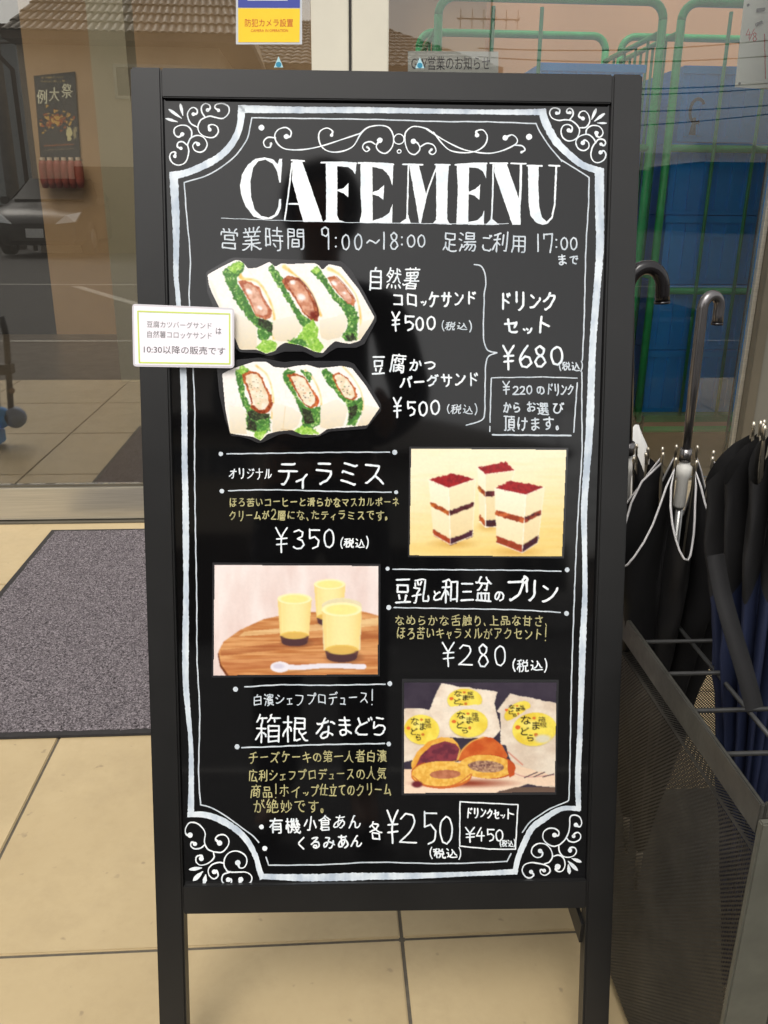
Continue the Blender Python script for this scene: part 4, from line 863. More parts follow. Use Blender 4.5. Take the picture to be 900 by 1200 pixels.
p.line([(330,572),(420,582),(600,565),(800,566)], 14, C(140,84,50), soft=8, alpha=.6)
p.line([(360,552),(460,558),(600,550),(795,554)], [26,26,24,28], C(236,230,236)); p.ell(365, 556, 50, 28, C(240,234,240)); p.ell(358, 552, 36, 17, C(216,208,222), soft=.5)
p.grain(.02, 8); blur(p, 3)
p.build(PO+.0011, M_PRINT, e, outline=[(27,30),(872,35),(870,595),(22,600)])

# --- dorayaki
Z = 4.615; O = (465, 790); g = lambda q: [(O[0]+x/Z, O[1]+y/Z) for x, y in q]
e = card(562, 865, 'laminated photo of cut dorayaki cakes before white wrappers with yellow round stickers')
sheet(g([(28,26),(876,30),(862,652),(26,655)]), PO+.0002, PO+.0009, 'laminate', M_LAM, e)
p = Print(O, Z, (34, 40, 870, 650))
p.paint(np.ones(p.x.shape, bool), C(52,44,58), C(70,62,74), np.clip(fbm(p.x/50, p.y/50), 0, 1))
def paper(pts, sh=0):
    f = np.clip((fbm(p.x/70, p.y/45)-.5)*2.4+.5, 0, 1); p.warp(5, 25); p.poly(pts, C(246-sh,232-sh,212-sh), C(230-sh,210-sh,188-sh), fac=f); p.flat()
paper([(170,200),(240,52),(545,95),(525,170),(560,300),(300,330)]); paper([(540,200),(610,105),(880,160),(880,420),(560,380),(560,210)], 4)
paper([(30,185),(120,185),(260,200),(300,400),(30,480)], 6); paper([(180,190),(530,160),(560,300),(520,350),(230,340)], 0)
paper([(560,280),(640,230),(900,180),(900,640),(640,540),(600,420)], 8)
f = np.clip((p.y-430)/200, 0, 1); p.warp(8, 40); p.poly([(30,520),(300,470),(620,480),(880,560),(880,610),(700,600),(540,640),(520,660),(30,660)], C(236,204,170), C(250,222,196), fac=f); p.flat()
p.poly([(540,640),(640,612),(880,612),(880,660),(520,660)], C(110,88,76))
p.line([(600,520),(700,555),(850,545)], 8, C(200,130,130), soft=5); p.line([(690,560),(760,530)], 5, C(80,60,66)); p.line([(740,556),(800,530)], 5, C(80,60,66)); p.line([(790,556),(850,540)], 5, C(80,60,66)); p.line([(600,420),(680,490)], 12, C(214,130,110), soft=6)
INKC = C(40,34,20)
def sticker(cx, cy, rx, ry, rot=0, full=True, cut=None):
    p.ell(cx, cy+3, rx+5, ry+5, C(200,176,120), rot=rot, soft=.1); p.ell(cx, cy, rx, ry, C(248,228,96), C(238,206,70), rot=rot, size=60); p.ell(cx-rx*.2, cy-ry*.3, rx*.5, ry*.4, C(252,236,130), rot=rot, soft=.9)
    s = rx/95
    for ch, dx, dy, q in (('な',-62,-72,50),('ま',-18,-42,46),('ど',-66,-12,44),('ら',-38,22,40)):
        p.kana(ch, cx+dx*s, cy+dy*s*ry/rx*1.15, cx+(dx+q)*s, cy+(dy+q)*s*ry/rx*1.15, 4*s, INKC)
    for ch, dx, dy in (('箱', 14, -66), ('根', 20, -38)): p.kana(ch, cx+dx*s, cy+dy*s*ry/rx*1.1, cx+(dx+34)*s, cy+(dy+30)*s*ry/rx*1.1, 2.4*s, C(96,84,40))
    p.ell(cx-72*s, cy-8*s, 11*s, 9*s, C(226,110,50)); p.ell(cx+6*s, cy+32*s*ry/rx, 8*s, 8*s, C(206,120,50)); p.ell(cx-2*s, cy-64*s*ry/rx, 8*s, 6*s, C(216,120,50))
sticker(367, 140, 94, 62); p.warp(4, 20); p.poly([(250,178),(500,160),(520,200),(250,205)], C(238,224,204)); p.flat()
sticker(652, 200, 78, 42, rot=-.55); paper([(590,258),(640,235),(780,140),(880,160),(880,300),(620,300)], 4)
sticker(135, 300, 95, 80, .15); sticker(388, 265, 104, 76); sticker(745, 298, 120, 90, -.1); p.ell(790, 350, 60, 30, C(226,218,190), soft=.5)
def cake(cx, cy, rx, ry, rot, top, top2, fill, fl2, capc):
    p.warp(4, 30); p.poly(capc, top, top2, size=40); p.flat()
p.ell(360, 590, 330, 30, C(150,70,50), soft=.8)
cap1 = [(82,530),(78,480),(110,420),(170,365),(240,340),(300,345),(330,375),(345,410),(325,470),(280,480),(150,500)]
p.poly(cap1, C(232,160,60), C(240,190,90), size=40); p.poly([(92,520),(130,440),(190,385),(260,362),(318,378),(340,405),(322,468),(220,480),(110,515)], C(104,46,60), C(140,60,70), size=30)
p.line([(84,528),(110,500),(150,485)], 14, C(190,90,40))
cap2 = [(328,465),(350,410),(400,365),(470,338),(520,345),(570,385),(600,440),(590,460),(460,440),(340,470)]
p.poly(cap2, C(198,84,36), C(214,110,50), size=50); p.line([(330,462),(355,410),(405,365),(470,340)], 12, C(240,180,90), soft=5)
p.ell(500, 500, 142, 66, C(190,80,36), rot=.06); p.ell(484, 500, 146, 64, C(246,200,98), C(232,170,70), rot=.05, size=16); p.ell(484, 500, 96, 32, C(206,166,130), C(140,100,84), rot=.06, size=9); p.line([(392,492),(440,498),(500,490)], 14, C(110,72,66), C(180,140,120), size=8)
p.poly([(600,462),(640,500),(636,545),(610,560),(600,520)], C(198,86,40))
p.ell(242, 545, 165, 74, C(210,110,50)); p.ell(242, 538, 162, 68, C(248,202,100), C(234,174,72), size=14, rot=-.02); p.ell(262, 542, 84, 24, C(196,126,92), C(176,104,74), rot=-.03, size=20)
p.line([(86,550),(150,600),(240,612),(330,590),(400,540)], 5, C(206,110,54)); p.ell(110, 596, 36, 22, C(110,40,50), soft=.4)
p.grain(.035, 7); blur(p, 2)
p.build(PO+.0011, M_PRINT, e, outline=[(38,45),(865,45),(856,640),(38,645)])

# --- sandwiches (cut-out laminated photos)
WH = C(251,246,240); CR = C(241,229,208)
GREENS = [C(66,112,52), C(84,142,62), C(112,168,74), C(146,194,94), C(182,216,124), C(206,230,156), C(74,122,68), C(130,180,84)]
LIMES = [C(132,188,66), C(168,212,92), C(196,228,124), C(112,168,60), C(214,236,160)]
DARKS = [C(42,48,34), C(60,70,44), C(50,36,32), C(76,96,56), C(92,110,70)]
def foliage(p, pts, pal, n, size=7):
    p.warp(7, 11); p.poly(pts, pal[1], pal[0], size=10); p.flat()
    ok = np.argwhere(p.inpoly(pts)); dx = p.x[0, 1]-p.x[0, 0]; dy = p.y[1, 0]-p.y[0, 0]
    for _ in range(n):
        iy, ix = ok[rng.integers(len(ok))]; c = pal[rng.integers(len(pal))]; rx = size*(.45+rng.random()); ry = size*(.3+.5*rng.random()); ro = rng.random()*3; kx = int(size*1.6/dx)+1
        ys = slice(max(0, iy-kx), iy+kx+1); xs = slice(max(0, ix-kx), ix+kx+1); X = p.x[ys, xs]-p.x[iy, ix]; Y = p.y[ys, xs]-p.y[iy, ix]
        th = np.arctan2(Y, X); wv = 1+.22*np.sin(3*th+ro*5)+.14*np.sin(7*th+ro*11); u = (X*math.cos(ro)+Y*math.sin(ro))/rx; v = (-X*math.sin(ro)+Y*math.cos(ro))/ry
        m = np.clip((wv-np.sqrt(u*u+v*v))/.5, 0, 1)[..., None]*.85; p.c[ys, xs] = p.c[ys, xs]*(1-m)+c*m
def slab(p, pts, edge=None):
    yy = np.array(pts)[:, 1]; p.warp(3, 20); p.poly(pts, C(247,240,226), C(232,217,188), fac=np.clip((p.y-yy.min())/(yy.max()-yy.min())+(fbm(p.x/9, p.y/9)-.5)*.5, 0, 1)); p.flat()
def meat(p, pts, crust, inner, chunks=(), sc_=.72, dark=None, specks=0):
    c = np.mean(pts, 0); p.warp(4, 9); p.poly(pts, crust[0], crust[1], size=9); p.poly([tuple(c+(np.array(q)-c)*np.array([sc_, sc_+.1])) for q in pts], inner[0], inner[1], size=16)
    for x, y, rx, ry in chunks: p.ell(x, y, rx, ry, C(250,240,236), soft=.5, rot=.5)
    if dark: p.ell(*dark[:4], dark[4], soft=.6, rot=.8)
    ok = np.argwhere(p.inpoly([tuple(c+(np.array(q)-c)*.6) for q in pts]))
    for _ in range(specks):
        iy, ix = ok[rng.integers(len(ok))]; p.ell(p.x[iy, ix], p.y[iy, ix], 3.2, 2.4, [C(120,100,70), C(130,170,90), C(220,150,110), C(90,80,70)][rng.integers(4)], soft=.4)
    p.flat()
YEL = (C(240,190,96), C(250,222,150))
Z = 3.83; O = (222, 281); g = lambda q: [(O[0]+x/Z, O[1]+y/Z) for x, y in q]
e = card(340, 360, 'cut-out laminated photo of the sandwich trio with pale croquette filling, upper one')
lam = [(241.5,320),(243,318),(270,302.8),(276,301.8),(335,304),(400,306),(412,317),(427,343),(441,370),(441,376),(427,403),(417,407.6),(395,407.4),(387,412),(378,418.5),(370,419),(356,412),(333,412),(316,417.4),(303,413.8),(281,412.6),(274,405),(255,372),(243,342)]
sheet(rounded(lam, 1.2, 2), PO+.0002, PO+.0009, 'laminate', M_LAM, e)
wht = [(80,156),(140,122),(205,90),(230,92),(250,110),(262,128),(300,125),(330,112),(360,97),(385,120),(410,105),(450,108),(560,103),(580,112),(597,134),(625,108),(680,120),(760,220),(832,348),(815,380),(765,455),(720,468),(680,462),(655,455),(625,480),(600,510),(560,503),(500,475),(430,462),(400,480),(385,500),(345,513),(305,495),(225,493),(207,450),(150,340),(100,240),(86,200)]
p = Print(O, Z, (72, 82, 838, 520), .5)
p.paint(np.ones(p.x.shape, bool), WH, CR, np.clip((p.y-250)/520+(fbm(p.x/40, p.y/40)-.5)*.5, 0, 1))
p.line([(95,190),(150,330),(215,460)], 26, C(236,222,196), soft=20, alpha=.6); p.line([(262,132),(330,230),(400,330)], 10, C(240,228,208), soft=8, alpha=.5)
slab(p, [(200,330),(240,345),(300,385),(304,495),(225,493),(180,400)])
p.line([(222,150),(240,175),(300,185),(345,240),(378,330),(382,440)], [26,18,16,16,18,26], YEL[0], YEL[1], size=16, soft=8)
foliage(p, [(148,142),(185,115),(222,95),(246,108),(240,140),(215,165),(212,195),(235,225),(262,275),(285,320),(318,352),(368,365),(372,430),(330,460),(306,440),(306,400),(270,360),(232,312),(198,262),(170,205)], GREENS, 170)
foliage(p, [(172,128),(205,105),(240,100),(235,125),(200,150)], LIMES, 26)
meat(p, [(218,188),(240,178),(275,190),(300,208),(316,216),(322,240),(345,285),(371,318),(368,345),(342,360),(318,350),(300,345),(285,310),(262,265),(240,228)], (C(176,98,70), C(208,134,96)), (C(232,188,164), C(208,154,128)), [(266,232,20,14),(318,305,16,10)])
p.line([(318,222),(326,250),(350,290),(370,320)], 6, C(150,76,50), soft=3, alpha=.8); foliage(p, [(305,350),(345,358),(372,372),(372,420),(340,400),(315,385)], DARKS+GREENS[:2], 22)
foliage(p, [(300,480),(330,450),(375,455),(396,468),(384,498),(345,508),(312,498)], LIMES, 34)
slab(p, [(374,362),(440,345),(500,330),(528,350),(515,385),(480,435),(455,458),(385,452),(374,430)])
p.line([(425,120),(470,155),(520,195),(560,260),(590,340)], [26,14,12,12,18], YEL[0], YEL[1], size=16, soft=8)
foliage(p, [(352,128),(368,110),(398,145),(420,178),(440,230),(470,285),(505,335),(545,365),(535,400),(505,385),(470,330),(435,270),(400,212),(372,165)], GREENS, 90)
meat(p, [(414,182),(440,160),(485,170),(512,195),(545,240),(570,290),(582,335),(575,368),(545,360),(515,335),(490,290),(455,238),(430,212)], (C(142,66,42), C(190,110,70)), (C(226,172,142), C(200,134,104)), [(462,192,16,12),(502,258,24,18)], dark=(556,338,30,22,C(120,40,26)))
p.line([(490,172),(516,198),(550,245),(574,300),(580,340)], 7, C(84,34,28), soft=3, alpha=.8)
foliage(p, [(518,385),(555,358),(578,400),(572,440),(602,478),(585,510),(555,495),(500,472),(435,465),(478,440),(500,415)], LIMES+GREENS[3:5], 90)
foliage(p, [(440,455),(480,440),(520,455),(540,480),(500,474)], GREENS, 18)
slab(p, [(584,360),(650,345),(700,325),(712,355),(700,400),(672,440),(620,450),(592,440),(584,400)])
p.line([(625,130),(665,150),(700,185),(745,245),(765,320),(770,400)], [24,14,12,12,16,18], YEL[0], YEL[1], size=16, soft=8)
foliage(p, [(545,138),(572,118),(598,150),(625,198),(655,240),(690,272),(738,300),(760,345),(752,400),(752,450),(705,458),(680,435),(705,400),(712,355),(682,305),(642,262),(602,198),(565,165)], GREENS, 150)
foliage(p, [(700,430),(735,420),(750,448),(715,458)], DARKS, 10); foliage(p, [(548,135),(570,118),(585,140),(570,155)], LIMES, 10)
meat(p, [(620,168),(655,163),(690,198),(725,243),(746,275),(738,298),(705,282),(664,238),(640,208)], (C(172,92,56), C(206,132,88)), (C(230,184,162), C(208,150,124)), [(650,196,20,12),(695,240,12,8)])
p.line([(660,165),(695,200),(730,245),(746,275)], 6, C(120,54,36), soft=3, alpha=.8)
slab(p, [(772,370),(834,350),(812,385),(765,452),(756,440),(762,400)])
p.grain(.04, 9); blur(p, 3); p.build(PO+.0011, M_PRINT, e, outline=rounded(wht, 7, 3), k=.82)

e = card(350, 468, 'cut-out laminated photo of the sandwich trio with round tofu patty slices, lower one')
lam = [(254,431),(262,425),(276,421.7),(305,419),(333,424.5),(345,423),(406,423),(414.7,426),(430,447),(446.5,473.5),(446.5,481),(429,502.6),(386.6,505.5),(373,511.8),(357,513.2),(349,511.7),(335,508),(327,509.4),(309,518),(303,519.4),(292,514.5),(281,511.5),(271,511),(264,492),(257,462)]
sheet(rounded(lam, 1.5, 2), PO+.0002, PO+.0009, 'laminate', M_LAM, e)
wht = [(146,600),(200,575),(245,560),(290,546),(345,546),(380,570),(430,575),(480,565),(530,560),(580,575),(640,570),(680,565),(730,575),(790,650),(855,755),(800,833),(700,843),(620,850),(580,878),(500,874),(460,855),(400,860),(350,873),(320,903),(285,885),(182,870),(160,760)]
p = Print(O, Z, (140, 538, 862, 912), .5)
p.paint(np.ones(p.x.shape, bool), WH, CR, np.clip((p.y-690)/420+(fbm(p.x/40, p.y/40)-.5)*.5, 0, 1))
slab(p, [(178,745),(235,750),(257,775),(257,872),(182,870)])
p.line([(300,565),(350,610),(375,700),(372,800)], [16,12,14,18], YEL[0], YEL[1], size=16, soft=8)
foliage(p, [(207,588),(238,566),(268,585),(242,640),(250,700),(272,742),(300,778),(360,782),(362,858),(325,872),(258,850),(256,775),(228,705),(213,640)], GREENS, 150)
foliage(p, [(262,770),(300,765),(358,782),(355,800),(300,810),(268,800)], DARKS, 40); foliage(p, [(262,800),(300,820),(300,855),(262,850)], DARKS, 24); foliage(p, [(210,588),(235,568),(262,582),(240,605)], LIMES, 16)
foliage(p, [(290,865),(350,855),(330,880),(318,900),(296,885)], LIMES, 26)
BR = (C(150,66,34), C(206,116,62)); IN = (C(247,235,214), C(236,216,182))
meat(p, [(238,604),(265,590),(300,592),(328,615),(340,655),(368,698),(372,740),(350,774),(310,774),(280,748),(268,700),(254,660),(240,628)], BR, IN, sc_=.78, specks=20); p.line([(280,750),(315,772),(350,768),(370,735)], 16, C(120,44,22), C(176,84,44), size=7, soft=3)
slab(p, [(372,735),(440,745),(506,782),(485,838),(455,856),(372,864)]); p.line([(430,750),(420,850)], 4, C(226,200,150), soft=2); p.line([(410,850),(470,856)], 4, C(190,150,96), soft=2)
p.line([(520,585),(560,630),(590,710),(588,800)], [14,12,14,16], YEL[0], YEL[1], size=16, soft=8)
foliage(p, [(415,600),(440,580),(475,590),(455,640),(490,710),(525,750),(560,755),(610,735),(592,770),(585,828),(555,845),(580,872),(475,868),(505,835),(506,785),(470,705),(434,650)], GREENS, 140)
foliage(p, [(505,755),(545,765),(560,820),(515,825)], DARKS, 40); foliage(p, [(470,862),(500,835),(560,850),(585,872),(520,874)], LIMES, 30); foliage(p, [(500,585),(545,595),(545,640),(525,625)], GREENS, 14)
meat(p, [(438,606),(475,598),(520,618),(546,662),(575,704),(578,738),(550,758),(520,746),(495,710),(465,660)], BR, IN, sc_=.78, specks=20); p.line([(560,690),(578,720),(570,745)], 12, C(196,84,40), C(226,130,80), size=7, soft=3)
slab(p, [(588,745),(660,715),(712,752),(705,790),(690,835),(620,848),(586,840)])
p.line([(690,570),(735,620),(772,690),(782,780)], [14,10,12,18], YEL[0], YEL[1], size=16, soft=8)
foliage(p, [(590,592),(612,578),(645,605),(690,672),(745,722),(775,702),(776,750),(768,785),(745,830),(705,832),(718,785),(706,738),(660,692),(620,642)], GREENS, 130); foliage(p, [(720,750),(755,740),(745,790),(715,815)], DARKS, 26)
meat(p, [(640,607),(670,597),(710,620),(745,668),(754,705),(735,722),(700,712),(675,682),(652,642)], BR, IN, sc_=.8, specks=18)
slab(p, [(785,740),(856,756),(800,833),(752,838),(772,790)])
p.grain(.04, 9); blur(p, 3); p.build(PO+.0011, M_PRINT, e, outline=rounded(wht, 7, 3), k=.82)

# --- the small laminated notice over the left stile
FO = .0004
def font_text(t, size=1.0):
    cu = bpy.data.curves.new('t', 'FONT'); cu.body = t; cu.size = size; cu.resolution_u = 3
    ob = bpy.data.objects.new('t', cu); COL.objects.link(ob); bpy.context.view_layer.update()
    me = ob.evaluated_get(bpy.context.evaluated_depsgraph_get()).to_mesh()
    v = np.array([q.co[:2] for q in me.vertices]); fs = [tuple(q.vertices) for q in me.polygons]
    bpy.data.objects.remove(ob); bpy.data.curves.remove(cu); return v, fs
def printed_text(t, x0, x1, y0, y1, mapper, mat, parent, name='printed_text'):
    """lettering of the built-in font fitted in a box whose corners the mapper places"""
    v, fs = font_text(t); a = v.min(0); b = v.max(0); u = (v-a)/(b-a)
    vs = [tuple(mapper(x0+(x1-x0)*p[0], y1+(y0-y1)*p[1])) for p in u]
    return link_mesh(name, vs, fs, mat, parent)
M_CARD = speck('white_laminated_paper', (.86, .82, .86), .25, .02, 20, .05)
M_TEXT = speck('dark_grey_print', (.10, .09, .10), .35, .05, 20, 0)
M_TEXT2 = speck('mid_grey_print', (.24, .23, .24), .35, .05, 20, 0)
M_LIME = speck('lime_green_print', (.56, .68, .12), .35, .05, 20, 0)
m = Mat('milky_laminate_edge', (.60, .57, .60), .18, 0, .7); M_LAM2 = m.m
note = empty('laminated_notice', onb(215, 395, FO), 'small white laminated notice with lime green border, on the left edge of the menu board', 'notice')
sheet(rounded([(154.8,356),(274.5,361),(274.5,431.5),(156,429.5)], 4.5, 5), FO, FO+.0006, 'laminate', M_LAM2, note)
sheet(rounded([(157,358.4),(272.3,363.2),(272.4,429.2),(158.2,427.2)], 1.2, 2), FO+.0006, FO+.0008, 'paper', M_CARD, note)
k = Ink(off=FO+.0009)
for a, b in (((161.5,364.8),(269,368)), ((269,368),(269.3,426.4)), ((269.3,426.4),(163.3,424.8)), ((163.3,424.8),(161.5,364.8))): k.ribbon(catmull([a, b], 6), 1.7, rough=0)
k.build('green_border', M_LIME, note)
nm = lambda x, y: onb(x, y + (x-172)*.025, FO+.0011)
printed_text('豆腐カツバーグサンド', 172, 248, 376, 383.6, nm, M_TEXT2, note); printed_text('自然薯コロッケサンド', 172.5, 248.2, 387.4, 395.6, nm, M_TEXT2, note)
printed_text('は', 253, 259.4, 382, 389.5, nm, M_TEXT, note); printed_text('10:30以降の販売です', 168.5, 264, 404.6, 413.8, nm, M_TEXT, note)
# ------------------------------------------------------------------ the ground
YD = 2.78
def stuff_tile_mat():
    m = Mat('beige_floor_tile', (.5, .38, .2), .42, 0, .5)
    oi = m.n('ShaderNodeObjectInfo')
    big = m.noise(2.2, 5, .6); fine = m.noise(60, 5, .65); spots = m.noise(38, 2, .5)
    c = m.ramp(big, [(.3, (.41, .315, .175)), (.7, (.50, .395, .23))])
    c = m.mix(m.math('MULTIPLY', fine, .35), c, (.37, .275, .14), 'MIX')
    sp = m.ramp(spots, [(.70, (0, 0, 0)), (.76, (1, 1, 1))])
    c = m.mix(m.math('MULTIPLY', sp, .55), c, (.16, .12, .08))
    st = m.ramp(m.noise(6, 7, .75), [(.46, (0, 0, 0)), (.66, (1, 1, 1))]); c = m.mix(m.math('MULTIPLY', st, .42), c, (.33, .25, .14))
    c = m.mix(m.math('MULTIPLY', oi.outputs['Random'], .16), c, (.42, .31, .16))
    m.color(c); m.rough(fine, .3, .5); m.bump(m.noise(9, 4), .12, .002)
    return m.m
M_TILE = stuff_tile_mat()
M_GROUT = speck('grey_grout', (.10, .085, .062), .9, .2, 60, .2)
m = Mat('asphalt', (.06, .058, .055), .85); m.color(m.ramp(m.noise(160, 3, .7), [(.3, (.028, .028, .028)), (.7, (.065, .062, .058))])); m.bump(m.noise(200, 3), .5, .004); M_ASPH = m.m
M_PAINT = speck('road_white_paint', (.30, .29, .26), .6, .12, 30, .2)
M_KERB = speck('kerb_concrete', (.36, .35, .32), .8, .15, 20, .3)
g = link_mesh('ground', [(-200, -200, -.05), (200, -200, -.05), (200, 200, -.05), (-200, 200, -.05)], [(0, 1, 2, 3)], M_ASPH); tag(g, kind='structure')
g = link_mesh('road', [(-60, -13.8, -.012), (60, -13.8, -.012), (60, .318, -.012), (-60, .318, -.012)], [(0, 1, 2, 3)], M_ASPH); tag(g, kind='structure')
mb = MB()
for x0, y0, x1, y1 in ((-30, -1.33, 30, -1.27), (-30, -6.3, 30, -6.18), (-12, -3.6, -5.5, -3.5)): mb.add([(x0, y0, -.008), (x1, y0, -.008), (x1, y1, -.008), (x0, y1, -.008)], [(0, 1, 2, 3)])
mb.add([(-3.3, -6.0, -.008), (-3.15, -6.0, -.008), (-1.2, -2.6, -.008), (-1.35, -2.6, -.008)], [(0, 1, 2, 3)])
tag(mb.build('road_marking', M_PAINT), kind='structure')
floor = empty('tiled_pavement', (0, 1.5, 0), kind='structure')
link_mesh('mortar_bed', [(-3.9, .32, -.003), (3.5, .32, -.003), (3.5, 2.84, -.003), (-3.9, 2.84, -.003)], [(0, 1, 2, 3)], M_GROUT, floor)
mb = MB().box((-3.9, .316, -.011), (3.5, .324, -.0035)); mb.build('pavement_edge', M_KERB, floor)
mb = MB().box((-.3225, -.3225, -.012), (.3225, .3225, 0), None, .0018); base = None
for i in range(-6, 6):
    for j in range(-1, 3):
        cx, cy = .098+.65*(i+.5), .975+.65*(j+.5)
        if base is None: base = mb.build('tile', M_TILE); t = base
        else: t = base.copy(); COL.objects.link(t)
        t.parent = floor; t.location = (cx, cy-1.5, rng.normal(0, .0002)); t.scale = (1, 1, 1)
        if cy+.3225 > 2.84:
            t.scale = (1, (2.84-(cy-.3225))/.645, 1); t.location[1] = (cy-.3225+2.84)/2-1.5

# ---- entrance mat
m = Mat('grey_carpet_pile', (.12, .11, .115), .95, 0, .2)
f = m.noise(260, 4, .8); f2 = m.noise(110, 4, .75, sx=(.8, 1.3, 1))
c = m.ramp(f, [(.38, (.024, .020, .022)), (.5, (.135, .118, .126)), (.62, (.28, .25, .262))]); c = m.mix(m.ramp(f2, [(.36, (1, 1, 1)), (.44, (0, 0, 0))]), c, (.035, .03, .032))
m.color(c); m.bump(m.noise(240, 3), .9, .004); M_PILE = m.m
M_RUB = speck('black_rubber_edge', (.018, .016, .016), .7, .2, 60, .2)
mat = empty('entrance_mat', (-.3, 2.1, 0), 'speckled grey carpet entrance mat with a black rubber edge in front of the glass door', 'mat')
mx0, mx1, my0, my1 = -.912, .30, 1.512, 2.69
MB().box((mx0, my0, .0005), (mx1, my1, .006), None, .0015).build('rubber_border', M_RUB, mat)
nx, ny = 230, 220; X, Y = np.meshgrid(np.linspace(mx0+.017, mx1-.017, nx), np.linspace(my0+.017, my1-.017, ny))
X = X+rng.normal(0, .0012, X.shape); Y = Y+rng.normal(0, .0012, X.shape); Z_ = .0095+rng.normal(0, .0011, X.shape); Z_[0] = Z_[-1] = .0062; Z_[:, 0] = Z_[:, -1] = .0062
idx = np.arange(nx*ny).reshape(ny, nx); q = np.stack([idx[:-1, :-1], idx[:-1, 1:], idx[1:, 1:], idx[1:, :-1]], -1).reshape(-1, 4)
tag(link_mesh('carpet_pile', np.stack([X, Y, Z_], -1).reshape(-1, 3).tolist(), q.tolist(), M_PILE, mat), kind='stuff')

# ------------------------------------------------------------------ the shop front
def glass_mat(name, base, tint):
    m = Mat(name); t = m.t; t.nodes.remove(m.b)
    tr = m.n('ShaderNodeBsdfTransparent'); tr.inputs[0].default_value = (*tint, 1)
    gl = m.n('ShaderNodeBsdfGlossy'); gl.inputs['Roughness'].default_value = 0.0; gl.inputs['Color'].default_value = (1, .98, .95, 1)
    fr = m.n('ShaderNodeFresnel'); fr.inputs['IOR'].default_value = 1.5
    mx = m.n('ShaderNodeMixShader'); m.l(m.math('ADD', fr.outputs[0], base), mx.inputs[0]); m.l(tr.outputs[0], mx.inputs[1]); m.l(gl.outputs[0], mx.inputs[2]); m.l(mx.outputs[0], m.out.inputs['Surface'])
    return m.m
M_GLASS = glass_mat('clear_door_glass', .025, (.95, .96, .95)); M_GLASSL = glass_mat('reflective_door_glass', .12, (.90, .90, .86))
M_CREAM = speck('cream_painted_aluminium', (.62, .59, .49), .4, .04, 6, .05)
m = Mat('brushed_aluminium', (.48, .45, .38), .36, .75); f = m.noise(30, 4, .6, sx=(.15, 1, 14)); m.color(m.ramp(f, [(.3, (.40, .375, .32)), (.7, (.56, .53, .45))])); m.rough(f, .3, .42); M_ALU = m.m
M_BRONZE = speck('bronze_jamb', (.10, .088, .065), .45, .1, 10, .05, .3)
M_DARKGAP = speck('dark_gasket', (.02, .018, .015), .7, .1, 10, 0)
M_WALL = speck('grey_wall_panel', (.115, .11, .09), .7, .06, 5, .15)
M_CEIL = speck('white_ceiling', (.7, .68, .62), .8, .03, 5, .1)
shop = empty('shop_building', (0, YD, 0), 'pale shop front with wide glass doors in cream frames behind the menu board', 'building')
def door(x0, x1, stiles, y0, far=None, pane=None):
    d = MB()
    for a, b in stiles[:1]: d.box((a, y0, .004), (b, y0+.045, 2.30), None, .003)
    d = d.build('glass_door', M_CREAM, shop)
    for a, b in stiles[1:]: MB().box((a, y0, .004), (b, y0+.045, 2.30), None, .003).build('stile', far or M_CREAM, d)
    gx0 = min(s[1] for s in stiles) if len(stiles) > 1 else x0; xs = sorted(stiles)
    gx0, gx1 = (xs[0][1], xs[-1][0]) if len(xs) > 1 else (x0, x1)
    MB().box((gx0+.0005, y0+.001, .008), (gx1-.0005, y0+.043, .1195), None, .002).build('bottom_rail', M_ALU, d)
    MB().box((gx0+.0005, y0+.001, 2.2), (gx1-.0005, y0+.043, 2.2995), None, .002).build('top_rail', M_CREAM, d)
    MB().box((gx0+.0008, y0+.012, .1198), (gx1-.0008, y0+.036, .1275)).build('gasket', M_BRONZE, d)
    MB().box((gx0+.001, y0+.02, .1278), (gx1-.001, y0+.026, 2.1995)).build('glass_pane', pane or M_GLASS, d)
    return d
door(-2.0, .072, [(-.036, .0715), (-2.1, -2.0)], YD, None, M_GLASSL)
door(.079, 1.40, [(.0795, .187), (1.386, 1.400)], YD+.004, M_ALU)
MB().box((.0716, YD+.004, .004), (.0794, YD+.03, 2.30)).build('door_gap_seal', M_DARKGAP, shop)
MB().box((-3.9, YD-.02, -.002), (1.42, YD+.07, .0045), None, .0015).build('threshold', M_BRONZE, shop)
MB().box((1.4005, YD-.03, .005), (1.435, YD+.09, 2.34), None, .002).build('jamb', M_BRONZE, shop)
MB().box((1.4355, YD-.02, -.04), (4.5, YD+.05, 3.8)).build('wall', M_WALL, shop)
MB().box((-4.5, YD-.02, -.04), (-2.1005, YD+.25, 3.8)).build('wall', M_WALL, shop)
MB().box((-2.1, YD-.01, 2.80), (1.435, YD+.25, 3.8)).build('wall', M_WALL, shop)
MB().box((-2.1, YD+.02, 2.3455), (1.4, YD+.026, 2.7995)).build('added_transom_pane', M_GLASS, shop)  # unseen glazing added above the doors to let more daylight in
MB().box((-2.1, YD-.015, 2.301), (1.3995, YD+.06, 2.3445), None, .002).build('lintel', M_CREAM, shop)
